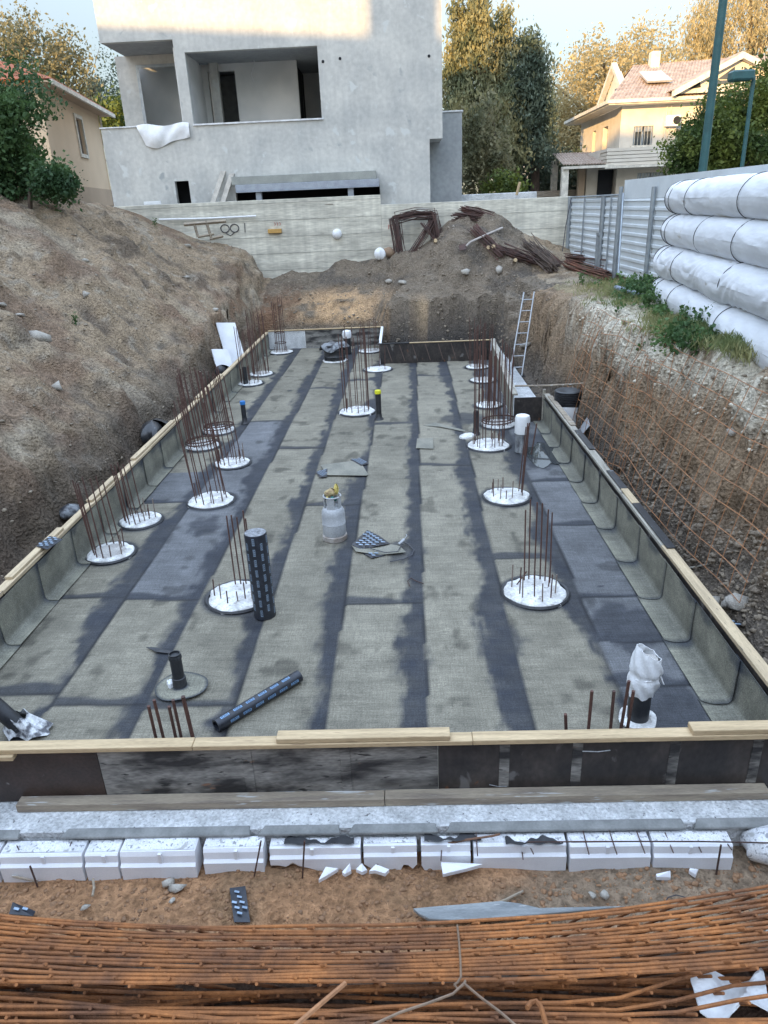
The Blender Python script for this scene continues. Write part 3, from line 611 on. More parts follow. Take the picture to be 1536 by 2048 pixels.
# ================================================================== PILE HEADS WITH REBAR
bar_me = MB().tube([(0, 0, 0), (0, 0, 1)], 1.0, 6).mesh('rebar', m_bar); barl_me = MB().tube([(0, 0, 0), (0, 0, 1)], 1.0, 6).mesh('rebar', m_barlight)
def torus(mb, c, R_, r, n=28, tilt=0, ph=0): mb.tube([(c[0]+R_*math.cos(a), c[1]+R_*math.sin(a), c[2]+tilt*math.cos(a+ph)) for a in [2*PI*k/n for k in range(n+1)]], r, 5)
PL = ['nearest left pile head, muddy white disc with tall bars against the left formwork', 'second pile head along the left formwork, bars leaning together at its left edge', 'large white pile head left of centre with tall open ring of bars', 'white oval pile head behind the large left one, tall bars at its left side',
      'left pile head with a black hoop, nearest to the blue capped pipe', 'left pile head ringed in black beside the formwork, in front of the hooped one', 'rear one of the two pile heads beside the thin black pipe on the left', 'front one of the two pile heads beside the thin black pipe on the left', 'pile head in the far left corner, bars bundled into a narrow waist',
      'white pile head in mid floor with tall straight bars beside the yellow capped pipe', 'white pile head at the corner of the far black panel', 'farthest pile head on the right, in front of the far black panel', 'second farthest pile head on the right with a dark rim', 'pile head with a small white top behind the rusty hoop on the right', 'rusty hooped pile head with dense tall bars beside the short black pipe', 'white pile head with tall red brown bars, in front of the rusty hoop', 'white pile head on the right with few bars leaning together into a point', 'nearest right pile head, broad white disc with six long bars and short stubs', 'white pile head half hidden behind the standing black roll', 'pile head behind the drum with plastic cover at the far end']
# n long, height, n short, height, lean, cluster angle(deg) or None, bare top, hoop
PS = [(9, 1.05, 5, .35, -.05, 170, 1, 0), (8, .9, 6, .3, -.05, 185, 0, 0), (10, 1.62, 5, .3, -.08, None, 0, 0), (9, 1.6, 9, .35, -.08, 150, 0, 0), (11, 1.3, 6, .3, -.06, None, 0, 1), (12, 1.45, 6, .3, -.05, 160, 1, 1), (9, 1.7, 8, .4, -.02, None, 1, 0), (10, 1.4, 5, .4, -.03, None, 0, 0), (12, 1.6, 4, .3, 0, None, 1, 2),
      (12, 1.72, 3, .25, -.01, None, 0, 0), (3, .75, 2, .4, .02, None, 0, 0), (7, 1.25, 6, .35, 0, None, 1, 0), (8, 1.35, 4, .3, .01, None, 1, 0), (8, 1.1, 3, .3, .02, None, 0, 0), (14, 1.5, 4, .3, .01, None, 1, 1), (10, 1.85, 8, .35, .0, None, 0, 0), (4, 1.15, 8, .3, .05, 10, 0, 0), (6, .98, 9, .36, -.01, 75, 0, 0), (5, .98, 6, .3, .0, 80, 0, 0), (8, .95, 3, .3, 0, None, 1, 0)]
for i, ((x, y, r), lb, (nl_, hl, ns, hs_, ln, ca, bare, hoop)) in enumerate(zip(PILES, PL, PS)):
    t = thing('pile_head', lb, 'pile head', (x, y, .01), 'limed pile heads standing through the felt floor')
    ph = random.random()*6
    cap = MB().lathe([(r*1.03, -.01), (r*1.02, .012), (r*.97, .03), (r*.85, .036), (r*.5, .042), (.01, .045)], (0, 0, 0), 40, wob=lambda a, j: 1+.05*math.sin(3*a+ph)+.03*math.sin(7*a+2*ph)+.02*math.sin(13*a+3*ph)+.01*math.sin(23*a)).build('concrete_cap', m_lime, t, smooth=True)
    if bare: MB().lathe([(r*.72, .034), (r*.6, .052), (.01, .055)], (0, 0, 0), 30, wob=lambda a, j: 1+.06*math.sin(4*a+ph)).build('cap_centre', m_limed2, t, smooth=True)
    rim = MB(); torus(rim, (0, 0, .004), r*1.06, .022, 36); rim.build('bitumen_rim', m_bit, t, smooth=True)
    if hoop == 1:
        h = MB(); torus(h, (0, 0, .10), r*.98, .012, 30, .02); torus(h, (0, 0, .13), r*.96, .012, 30, .03, 1); h.build('hoop', m_rustdark, t, smooth=True)
    if hoop == 2:
        h = MB(); torus(h, (0, 0, .62), r*.42, .012, 24); torus(h, (0, 0, .3), r*.5, .012, 24); h.build('hoop', m_rustdark, t, smooth=True)
    for k in range(nl_):
        a = 2*PI*k/nl_+ph if ca is None else math.radians(ca)+(k-(nl_-1)/2)*(.42 if nl_ > 6 else .26)
        rr = r*(.68+.06*random.random()); bx, by = rr*math.cos(a), rr*math.sin(a)
        h = hl*random.uniform(.9, 1.06); lx, ly = ln+random.uniform(-.014, .014), random.uniform(-.014, .014)
        if hoop == 2: bx *= .6; by *= .6
        if i == 16: lx += -bx*.5+.12; ly -= by*.5
        d = Vector((lx*h, ly*h, h)); part('rebar', bar_me, t, (bx, by, .0), d.to_track_quat('Z', 'Y').to_euler(), (.0085, .0085, d.length))
    for k in range(ns):
        a = random.random()*6.28 if ca is None else math.radians(ca)+PI+(k-(ns-1)/2)*.5+random.uniform(-.15, .15)
        rr = r*random.uniform(.45, .8); h = hs_*random.uniform(.55, 1.1)
        d = Vector((random.uniform(-.05, .05), random.uniform(-.05, .05), 1))
        if k == 0 and i in (17,): d = Vector((.5, -.25, 1)).normalized()
        part('rebar', barl_me if k % 2 else bar_me, t, (rr*math.cos(a), rr*math.sin(a), 0), d.to_track_quat('Z', 'Y').to_euler(), (.0075, .0075, h))
# starter bars behind the front board
gs = 'rusty starter bars behind the front formwork'
for k, ((bx, by), (tx, ty), lb) in enumerate([((310, 1468), (297, 1412), 'shorter leftmost rusty starter bar of the left front group'), ((325, 1468), (308, 1400), 'tall rusty starter bar, second from left in the left front group'), ((350, 1468), (338, 1413), 'short middle rusty starter bar of the left front group'), ((361, 1468), (346, 1400), 'rusty starter bar, fourth from left, in the left front group'), ((384, 1468), (366, 1393), 'thick rusty starter bar nearest the lying black roll'),
        ((1132, 1457), (1131, 1428), 'shortest rusty starter bar of the right front group'), ((1177, 1457), (1184, 1382), 'tall rusty starter bar second from left in the right front group'), ((1221, 1457), (1228, 1382), 'tall rusty starter bar in the middle of the right front group'), ((1242, 1457), (1258, 1362), 'slanting rusty starter bar crossing the white wrapped pipe'), ((1255, 1457), (1267, 1382), 'rusty starter bar just in front of the black pipe with white wrap')]):
    a, b = ony(bx, by, 4.32), ony(tx, ty, 4.30); a = a+(a-b)*((a.z-.0)/(b.z-a.z))
    tag(MB().tube([a, b], .0125 if k != 4 else .016, 8).build('starter_bar', m_bar, None), lb, 'rebar', gs)

# ================================================================== PIPES STANDING IN THE FLOOR
def pipe(x, y, r, h, label, cap=None, collar=True, lean=(0, 0), flange=None):
    t = thing('floor_pipe', label, 'pipe', (x, y, .012), 'pipes standing up through the felt floor'); t.rotation_euler = (lean[0], lean[1], 0)
    MB().lathe([(r*1.0, 0), (r, h-.02), (r*.98, h), (r*.85, h), (r*.82, h-.05), (.002, h-.06)], n=22).build('pipe', m_blackc, t, smooth=True)
    if collar: MB().lathe([(r*1.7, 0), (r*1.5, .02), (r*1.08, .05), (r*1.06, .12), (r*1.02, .125)], n=22, wob=lambda a, j: 1+.08*math.sin(3*a)).build('sealing_collar', m_bit, t, smooth=True)
    if cap: MB().lathe([(r*1.12, h-.05), (r*1.14, h+.005), (r*1.05, h+.02), (.002, h+.025)], n=22).build('cap', cap, t, smooth=True)
    return t
pipe(-3.36, 14.53, .05, .46, 'thin black pipe with a bright blue cap', m_blue)
pipe(-.53, 14.48, .058, .6, 'black pipe with a bright yellow cap beside the mid floor pile head', m_yellow)
pipe(-4.05, 18.15, .06, .46, 'black pipe standing against the left formwork near the far pile heads')
t = pipe(1.36, 13.2, .055, .46, 'short black pipe beside the rusty hooped pile head')
MB().lathe([(.16, .0), (.15, .03), (.02, .04)], (-.17, -.12, 0), 20, wob=lambda a, j: 1+.2*math.sin(2*a)).build('lime_patch', m_lime, t, smooth=True)
t = pipe(-2.19, 5.52, .055, .37, 'black taped pipe stub on a round felt patch, front left', None, False)
MB().lathe([(.066, .02), (.064, .11), (.058, .115)], n=22).build('tape', m_bit, t, smooth=True); MB().lathe([(.058, .31), (.062, .33), (.058, .35)], n=22).build('tape', m_bit, t, smooth=True)
felt_sheet(lambda u, v: ((.02+v*.2)*math.cos(2*PI*u)*(1.12+.1*math.cos(2*PI*u)), (.02+v*.2)*math.sin(2*PI*u)*1.0-.02, .012+.012*v*math.sin(4*PI*u+1)**2), 36, 6, 'felt_patch', t, lambda u, v, P: sm(.35, .15, v)+sm(.95, 1, v))
MB().lathe([(.045, 0), (.04, .04), (.01, .06)], (-.08, .0, .02), 12, wob=lambda a, j: 1+.3*math.sin(3*a)).build('lime_lump', m_foamdirty, t, smooth=True)
# leaning pipe, lower left corner
t = thing('drain_pipe', 'black pipe leaning out of frame at lower left, its foot wrapped in white plastic', 'pipe', (-3.42, 4.93, .02))
MB().tube([(.02, -.03, .05), (-.42, .02, .62)], .07, 18).build('pipe', m_black, t, smooth=True)
MB().sheet(lambda u, v: ((.075+.035*math.sin(9*u*PI)*v+.11*v)*math.cos(2*PI*u)+.05*v, (.075+.035*math.sin(7*u*PI+1)*v+.06*v)*math.sin(2*PI*u), .16-.155*v+.02*math.sin(12*u*PI)), 30, 6, .003).build('plastic_wrap', mat('torn_wrap', (.62, .63, .64), (.1, .1, .11), .6, scale=14, lo=.45, hi=.6), t, smooth=True)
# white wrapped pipe, front right
t = thing('floor_pipe', 'stout black pipe topped with a tied white bag, front right corner', 'pipe', (1.90, 4.93, .012))
MB().lathe([(.09, 0), (.09, .42), (.08, .42)], n=26).build('pipe', m_blackc, t, smooth=True)
MB().lathe([(.16, 0), (.16, .01), (.1, .02)], n=26, wob=lambda a, j: 1+.06*math.sin(4*a)).build('lime_ring', m_lime, t, smooth=True)
def bagf(u, v):
    a = 2*PI*u; z = .27+.40*v; r_ = .098+.02*math.sin(PI*v)+.02*max(0, math.cos(a))*math.sin(PI*v)+.007*math.sin(6*a+5*v*3)+.004*math.sin(13*a+9*v)
    k = math.exp(-((v-.48)/.07)**2)*.014; r_ -= k
    if v > .93: r_ *= 1-.03*(v-.93)/.07
    return (r_*math.cos(a)+.03*v*v, r_*math.sin(a), z-.06*v*math.cos(a)*v+.012*math.sin(5*a)*(1-v))
MB().sheet(bagf, 48, 26, .004).build('bag', m_white, t, smooth=True)
MB().lathe([(.09, .0), (.04, .015), (.005, .0)], (.02, 0, .6), 20, wob=lambda a, j: 1+.1*math.sin(3*a)).build('bag_mouth', m_limed2, t, smooth=True)
torus(k := MB(), (.01, 0, .46), .108, .004, 30, .012); k.build('tie_cord', m_white, t)
MB().sheet(lambda u, v: (.105+.06*u+.02*math.sin(6*v), -.03+.04*v*(1+u), .47-.1*u+.02*math.sin(5*v+3*u)), 6, 6, .003).build('bag_knot', m_white, t, smooth=True)
# mid right white capped pipe
t = thing('floor_pipe', 'wide grey pipe with a rumpled white hood beside the puddle', 'pipe', (2.05, 12.1, .012))
MB().lathe([(.115, 0), (.115, .45), (.1, .45)], n=24).build('pipe', mat('dirty_pipe', (.3, .32, .33), (.08, .08, .09), .6, scale=8, stretch=(2, 2, .7)), t, smooth=True)
MB().lathe([(.124, .34), (.128, .45), (.132, .6), (.115, .655), (.06, .675), (.005, .67)], n=30, wob=lambda a, j: 1+.03*math.sin(5*a+j)+.02*math.sin(9*a)).build('hood', m_white, t, smooth=True)
for dx in (.03, .16): MB().tube([(dx-.02, -.2, 0), (dx+.06, -.16, .55)], .012, 6).build('rod', m_bar, t)
# drum with plastic sheet at far end, pipe with white cap behind it
t = thing('drum', 'black ribbed drum under a crumpled plastic sheet at the far end', 'drum', (-1.98, 20.95, .01))
MB().lathe([(.31, 0), (.31, .12), (.325, .14), (.31, .16), (.31, .3), (.325, .32), (.31, .34), (.31, .46), (.28, .47), (.01, .45)], n=30).build('body', m_black, t, smooth=True)
MB().sheet(lambda u, v: ((v*.42)*math.cos(2*PI*u)*(1+.12*math.sin(10*PI*u)), (v*.40)*math.sin(2*PI*u)*(1+.1*math.sin(14*PI*u)), .50+.05*math.sin(8*PI*u)*v-.12*max(0, v-.7)/.3*(1+.5*math.sin(6*PI*u))), 40, 8, .003).build('plastic_sheet', mat('dusty_film', (.2, .21, .22), (.03, .03, .035), .4, scale=9, lo=.42, hi=.6), t, smooth=True)
MB().lathe([(.36, -.005), (.34, .02), (.31, .03)], n=30, wob=lambda a, j: 1+.05*math.sin(5*a)).build('lime_ring', m_lime, t, smooth=True)
t = thing('floor_pipe', 'black pipe with a white hood just behind the plastic covered drum', 'pipe', (-1.66, 21.9, .012), 'pipes standing up through the felt floor')
MB().lathe([(.11, 0), (.11, .55), (.1, .55)], n=20).build('pipe', m_blackc, t, smooth=True); MB().lathe([(.125, .48), (.15, .58), (.12, .68), (.05, .71), (.005, .7)], n=24, wob=lambda a, j: 1+.06*math.sin(3*a)).build('hood', m_white, t, smooth=True)
# corrugated manhole riser behind the right formwork
t = thing('corrugated_riser', 'black corrugated riser with a white plastic band behind the right formwork', 'riser', (3.10, 13.35, 0))
prof = []
for k in range(14): prof += [(.235, .30+.034*k), (.252, .31+.034*k), (.252, .322+.034*k), (.235, .332+.034*k)]
MB().lathe([(.23, 0), (.24, .29)]+prof+[(.2, .78), (.005, .70)], n=30).build('riser', m_blackc, t, smooth=True)
MB().sheet(lambda u, v: (math.cos(-2.9+3.4*u)*(.262+.012*math.sin(9*u+3*v)), math.sin(-2.9+3.4*u)*(.262+.012*math.sin(7*u)), .05+.42*v+.04*math.sin(5*u)*v), 30, 6, .003).build('plastic_band', m_white, t, smooth=True)
tag(MB().tube([ony(1030, 772, 13.9), ony(1100, 771, 13.75), ony(1168, 767, 13.6)], .018, 7).build('batten', m_woodgrey, None), 'thin batten laid across the step to the corrugated riser', 'batten')
tag(MB().tube([(3.36, 13.55, .02), (3.4, 13.6, .83)], .014, 6).build('iron_stake', m_bar, None), 'thin iron stake beside the corrugated riser', 'stake')
tag(MB().sheet(lambda u, v: (3.16+.2*u, 12.75-.25*v+.1*u, gz(3.3, 12.7)+.03+.28*u*(1-.3*v)+.03*math.sin(3*v)), 5, 5, .006).build('plastic_piece', mat('grey_plastic', (.4, .41, .42), None, .5), None, smooth=True), 'bent grey plastic piece at the foot of the corrugated riser', 'plastic piece')

# ================================================================== GAS CYLINDER, TORCH, ROLLS, SCRAPS
t = thing('gas_cylinder', 'grey gas cylinder with rags stuffed in its collar, standing on the felt floor', 'gas cylinder', (-.985, 8.72, .012))
MB().lathe([(.10, .03), (.145, .055), (.155, .09), (.155, .225), (.158, .228), (.158, .236), (.155, .24), (.155, .36), (.148, .41), (.125, .45), (.08, .475), (.005, .48)], n=36).build('body', m_gas, t, smooth=True)
MB().lathe([(.15, 0), (.165, .0), (.168, .02), (.165, .06), (.15, .07), (.12, .07)], n=36).build('foot_ring', m_gasring, t, smooth=True)
cg = MB()
for a0, a1 in ((-2.2, -1.25), (-.75, .6), (1.0, 2.1), (2.5, 3.6)):
    cg.sheet(lambda u, v: (.115*math.cos(a0+(a1-a0)*u), .115*math.sin(a0+(a1-a0)*u), .44+.17*v), 8, 3, .006)
torus(cg, (0, 0, .615), .113, .012, 30); cg.build('collar', m_gas, t, smooth=True)
MB().lathe([(.03, .47), (.025, .54), (.035, .55), (.035, .57), (.005, .575)], n=14).build('valve', mat('brass', (.35, .25, .1), None, .4, metal=.7), t, smooth=True)
def rag(c, s, seed): return MB().sheet(lambda u, v: (c[0]+s[0]*math.cos(2*PI*u)*math.sin(PI*min(v+.02, .98))*(1+.3*math.sin(5*u*PI+seed)), c[1]+s[1]*math.sin(2*PI*u)*math.sin(PI*min(v+.02, .98))*(1+.25*math.sin(7*u*PI+seed)), c[2]+s[2]*(-math.cos(PI*v))+.012*math.sin(9*u+seed*v)), 16, 10, 0)
rag((-.02, .0, .66), (.07, .06, .055), 1).build('glove', m_cloth, t, smooth=True); rag((.055, .03, .69), (.03, .025, .075), 2).build('yellow_rag', m_yrag, t, smooth=True); rag((.02, -.06, .59), (.05, .03, .03), 3).build('teal_cloth', m_teal, t, smooth=True); rag((-.055, -.07, .58), (.018, .02, .05), 4).build('yellow_tag', m_yrag, t, smooth=True)

def mark(mb, fn, u0, v0, du, dv):     # one printed label: frame strokes and letter bars, on the surface fn(u,v)
    for (a, b, c, d) in ((0, .08, 0, 1), (.92, 1, 0, 1), (.08, .92, 0, .12), (.08, .92, .88, 1)):
        mb.add([fn(u0+du*p, v0+dv*q_) for p, q_ in ((a, c), (b, c), (b, d), (a, d))], [(0, 1, 2, 3)])
    for k in range(5):
        h = (.25, .75) if k % 2 else (.3, .6); x = .14+.155*k
        mb.add([fn(u0+du*p, v0+dv*q_) for p, q_ in ((x, h[0]), (x+.09, h[0]), (x+.09, h[1]), (x, h[1]))], [(0, 1, 2, 3)])
t = thing('membrane_roll', 'black bitumen roll standing upright, printed with rows of pale dashes', 'membrane roll', (-1.60, 6.78, .012))
rr_ = .118
MB().lathe([(rr_*1.02, 0), (rr_*1.03, .02), (rr_, .05), (rr_, .985), (rr_*.97, 1.0), (.035, 1.0), (.03, .9), (.005, .9)], n=40).build('roll', m_bitfilm, t, smooth=True)
k = MB(); 
for rad in (.05, .065, .08, .095, .108): torus(k, (0, 0, .999), rad, .003, 30)
k.lathe([(.11, .996), (.11, 1.0015), (.036, 1.0015), (.034, .997)], n=36); k.build('roll_end', mat('grey_end', (.3, .31, .33), (.12, .125, .13), .6, scale=20), t, smooth=True)
MB().sheet(lambda u, v: (-(rr_*.85)-.05*u*(1-.75*v)-.0, .03+.09*u-.14*(1-u)*.6, .02+v*(.97-.01*u)), 8, 8, .004).build('loose_flap', m_bitfilm, t, smooth=True)
mk = MB()
for c_ in range(9):
    for r_i in range(8):
        a0 = -PI+2*PI*c_/9; z0 = .045+.122*r_i+(.06 if c_ % 2 else 0)
        if z0 > .93: continue
        mark(mk, lambda u, v: ((rr_+.0022)*math.cos(a0+v), (rr_+.0022)*math.sin(a0+v), u), z0, 0, .078, .21)
mk.build('printed_marks', m_mark, t)
a_, b_ = onz(432, 1452, .06), onz(598, 1352, .06); dirv = (b_-a_).normalized(); ln = (b_-a_).length
t = thing('membrane_roll', 'thin black roll with pale blue labels lying on the felt at front', 'membrane roll', a_); t.rotation_euler = (0, 0, math.atan2(dirv.y, dirv.x))
rr2 = .058
k = MB().tube([(0, 0, .0), (ln, 0, .0)], rr2, 26, cap=False); k.tube([(ln, 0, 0), (.0, 0, 0)], rr2*.72, 26, cap=False)
k.sheet(lambda u, v: (0+ln*v, rr2*math.cos(2*PI*u)*1.0, rr2*math.sin(2*PI*u)), 2, 1) if False else None
for xx, sg in ((0, 1), (ln, -1)): k.sheet(lambda u, v: (xx, (rr2*(.72+.28*v))*math.cos(2*PI*u*sg), (rr2*(.72+.28*v))*math.sin(2*PI*u*sg)), 26, 1)
k.build('roll', m_bitfilm, t, smooth=True)
mk = MB()
for c_ in range(5):
    for r_i in range(7):
        a0 = 2*PI*c_/5+1.55; z0 = .05+.135*r_i+(.065 if c_ % 2 else 0)
        if z0 > ln-.1: continue
        mark(mk, lambda u, v: (u, (rr2+.002)*math.cos(a0+v), (rr2+.002)*math.sin(a0+v)), z0, .42, .085, -.42)
mk.build('printed_marks', mat('printed_mark_blue', (.24, .42, .66), (.18, .33, .55), .5, bump=0), t)

def scrap(pix, m, label, cat='felt scrap', z=.02, dz=.012, th=.005, marks=0, name='felt_scrap', ground_=None, thing_=True, parent=None, group=None):
    P = [onz(px, py, z if ground_ is None else ground_) for px, py in pix]; c = sum(P, Vector())/len(P); n = len(P)
    mb = MB(); top = [p-c+Vector((0, 0, dz*math.sin(2.1*i))) for i, p in enumerate(P)]; bot = [q_-Vector((0, 0, th)) for q_ in top]
    mb.add(top+[Vector((0, 0, dz*.4))]+bot+[Vector((0, 0, dz*.4-th))], [(i, (i+1) % n, n) for i in range(n)]+[(n+1+(i+1) % n, n+1+i, 2*n+1) for i in range(n)]+[((i+1) % n, i, n+1+i, n+1+(i+1) % n) for i in range(n)])
    o = mb.build(name, m, parent); o.location = c
    if thing_: tag(o, label, cat, group)
    if marks:
        mk = MB(); Pl = [(p.x-c.x, p.y-c.y) for p in P]
        def inside(x, y):
            r_ = False
            for i in range(n):
                (x1, y1), (x2, y2) = Pl[i], Pl[i-1]
                if (y1 > y) != (y2 > y) and x < (x2-x1)*(y-y1)/(y2-y1)+x1: r_ = not r_
            return r_
        for i in range(-12, 12):
            for j in range(-12, 12):
                x, y = i*marks*1.5+(j % 2)*marks*.75, j*marks*1.15
                qs = [(x+a, y+b) for a, b in ((0, 0), (marks, -marks*.25), (marks, marks*.2), (0, marks*.45))]
                if all(inside(*q_) for q_ in qs): mk.add([(q_[0], q_[1], dz+.004) for q_ in qs], [(0, 1, 2, 3)])
        if mk.v: mk.build('printed_marks', m_mark, o)
    return o
scrap([(641, 930), (718, 921), (737, 948), (733, 951), (655, 951)], m_felt, 'pale felt offcut with two black corners on the mid floor', z=.025)
scrap([(700, 919), (722, 917), (738, 926), (722, 931)], m_bitfilm, 'small black corner piece behind the pale felt offcut', z=.035, marks=.03)
scrap([(631, 944), (655, 938), (654, 952), (640, 955)], m_bitfilm, 'small black corner piece at the left tip of the pale felt offcut', z=.035, marks=.03)
scrap([(703, 1089), (735, 1061), (760, 1071), (780, 1087), (760, 1092), (722, 1097)], m_bitfilm, 'black printed membrane offcut beside the gas cylinder', z=.045, marks=.055)
scrap([(703, 1090), (712, 1104), (760, 1108), (812, 1104), (800, 1093), (776, 1086), (742, 1098)], m_felt, 'grey felt offcut lying in front of the printed membrane offcut', z=.03)
scrap([(722, 1104), (742, 1117), (770, 1110), (762, 1103)], m_bitfilm, 'black triangular offcut poking out under the grey felt offcut', z=.018, marks=.05)
scrap([(834, 877), (866, 876), (867, 897), (832, 896)], m_felt, 'square felt patch lying over a seam on the floor', z=.024, dz=.003)
scrap([(292, 1294), (310, 1296), (348, 1302), (343, 1307), (312, 1305)], m_bit, 'curved black offcut shaped like a blade on the front left felt', z=.02)
scrap([(72, 1092), (100, 1073), (125, 1077), (95, 1099)], m_bitfilm, 'dark blue printed offcut folded over the left formwork board', z=.60, marks=.045)
scrap([(1430, 1256), (1442, 1240), (1470, 1237), (1490, 1250), (1462, 1258), (1437, 1268)], m_bitfilm, 'dark blue printed offcut on the rubble right of the pit', ground_=.14, marks=.05)
scrap([(459, 1776), (491, 1774), (500, 1842), (468, 1844)], m_bitfilm, 'black offcut with pale triangles lying on the orange soil', ground_=-.195, marks=.035)
scrap([(18, 1828), (26, 1806), (70, 1820), (66, 1832)], m_bitfilm, 'small black offcut on the soil at lower left', ground_=-.195, marks=.04)
scrap([(846, 851), (870, 845), (931, 860), (928, 863), (872, 852)], m_felt, 'long thin felt strip on the right of the floor', z=.02, dz=.004)
t = thing('blow_torch', 'silver gas torch with a looped black hose on the felt offcuts', 'torch', onz(805, 1085, .05))
MB().tube([(-.05, -.06, .0), (-.02, -.03, .01), (.02, .02, .03)], [.022, .024, .024], 12).build('burner', m_alu, t, smooth=True)
MB().tube([(.02, .02, .03), (.06, .1, .05), (.05, .14, .05)], .006, 6).build('neck', m_alu, t, smooth=True)
o_ = t.location; MB().tube([onz(x, y, .02)-o_ for x, y in ((806, 1084), (818, 1090), (828, 1100), (824, 1110), (808, 1118), (780, 1123))], .007, 7).build('hose', m_cord, t, smooth=True)
MB().tube([onz(x, y, .055)-o_ for x, y in ((806, 1086), (795, 1103), (770, 1105), (745, 1098), (730, 1092))], .006, 7).build('hose', m_cord, t, smooth=True)
tag(MB().tube([onz(x, y, .02) for x, y in ((820, 1172), (815, 1162), (822, 1156), (832, 1162), (847, 1167))], .005, 6).build('wire_hook', m_rustdark, None, smooth=True), 'thin bent wire hook lying on the mid floor felt', 'wire')

# polystyrene sheets behind the left formwork
def slab3(p, q, r_, th, label, m=m_foam, cat='polystyrene sheet', name='polystyrene_sheet', group=None):
    p, q, r_ = Vector(p), Vector(q), Vector(r_); s = q+r_-p; n = (q-p).cross(r_-p).normalized()*th
    return tag(MB().hexa([p-p, q-p, s-p, r_-p, n, q-p+n, s-p+n, r_-p+n]).build(name, m, None, bevel=.006, loc=p), label, cat, group)
slab3((-4.95, 20.1, .15), (-4.45, 20.3, .1), (-5.25, 20.55, 1.25), .08, 'large white polystyrene sheet leaning on the bank behind the left formwork')
slab3((-4.9, 18.7, .2), (-4.5, 18.9, .15), (-5.05, 18.95, .8), .07, 'smaller white polystyrene sheet leaning in front of the large one, left')
tag(rag((-4.62, 18.1, .42), (.2, .3, .14), 2.2).build('plastic_bag', m_black, None, smooth=True), 'black plastic bag tucked behind the left formwork below the foam sheets', 'bag')
tag(rag((-4.75, 13.0, .35), (.25, .5, .22), 1.2).build('plastic_bag', m_black, None, smooth=True), 'crumpled black plastic in the gap between left bank and formwork', 'bag')

# ladder
a, b = Vector((2.64, 17.7, .1)), Vector((3.10, 18.9, 1.95)); wv = Vector((.30, .0, 0))
t = thing('ladder', 'aluminium ladder leaning on the earth bank behind the right formwork', 'ladder', a)
for sgn in (0, 1): MB().tube([wv*sgn, wv*sgn*.86+(b-a)*1.0+wv*.07], .02, 6).build('rail', m_alu, t)
for k in range(7):
    f = .1+.135*k; p = (b-a)*f; MB().tube([p+wv*.02*f, p+wv*(1-.07*f)], .014, 6).build('rung', m_alu, t)
#PART4
# ================================================================== FOREGROUND: foam blocks, rods, plank, mesh stack
gf = 'polystyrene blocks laid along the slab edge'
def foam(x0, x1, label, m=m_foam, top=.0, bot=-.30, yb=3.81, yf=3.65, dz=-.06, lean=0.0, broken=0):
    xc = (x0+x1)/2; t = thing('polystyrene_block', label, 'polystyrene block', (xc, 3.72, dz), gf, lean); w2 = (x1-x0)/2-.006
    f, b = yf-3.72, yb-3.72; n = 12
    def low(i): return bot+(broken*(.11+.09*vn((x0+i*.13)*6, 1.7, 0, 81)) if broken else 0)
    vs = []
    for i in range(n+1):
        x = -w2+2*w2*i/n; z0 = low(i)
        vs += [(x, b, bot), (x, f, z0), (x, f, -.085), (x, f+.022, -.068), (x, f+.03, -.012), (x, f+.045, top), (x, b, top)]
    mb = MB(); fs = []
    for i in range(n):
        for j in range(7): fs.append((i*7+j, i*7+(j+1) % 7, (i+1)*7+(j+1) % 7, (i+1)*7+j))
    fs += [tuple(range(7))[::-1], tuple(n*7+j for j in range(7))]
    mb.add(vs, fs); mb.build('block', m, t)
    mb = MB(); xg = .02*(1 if random.random() < .5 else -1)
    mb.box((xg-.012, f+.016, -.066), (xg+.012, f+.034, top-.004)); mb.build('key_rib', m_foam, t)
    MB().sheet(lambda u, v: (-w2*.97+2*w2*.97*u, f+.055+(b-f-.06)*v, top+.003+.006*abs(vn(u*8, v*5, x0, 83))), 20, 8).build('cement_splash', m_foamdirty, t, smooth=True)
    return t
foam(-3.6, -3.01, 'polystyrene block cut by the left edge of the photo'); foam(-3.0, -2.39, 'speckled polystyrene block behind the leaning rod at left'); foam(-2.38, -2.13, 'short narrow polystyrene block, third from left')
foam(-2.12, -1.57, 'wide speckled polystyrene block with a raised top, left of centre', top=.02, yf=3.64); foam(-1.53, -1.09, 'polystyrene block with an orange stain on top', top=.012, yf=3.665)
foam(-1.06, -.40, 'chipped polystyrene block with its lower edge broken off', broken=1, yf=3.69, top=-.01); foam(-.39, -.0, 'badly crumbled polystyrene block in the middle', broken=1.2, yf=3.70, top=-.015)
foam(.02, .38, 'polystyrene block with a big broken flake in front', broken=1, yf=3.70, top=-.012); foam(.39, 1.05, 'polystyrene block with dark bitumen smeared on top', m_foam, yf=3.68)
foam(1.06, 1.63, 'clean polystyrene block crossed by three thin pins', yf=3.665); foam(1.64, 2.19, 'polystyrene block at the right with a chip in its base', yf=3.655, lean=-.02)
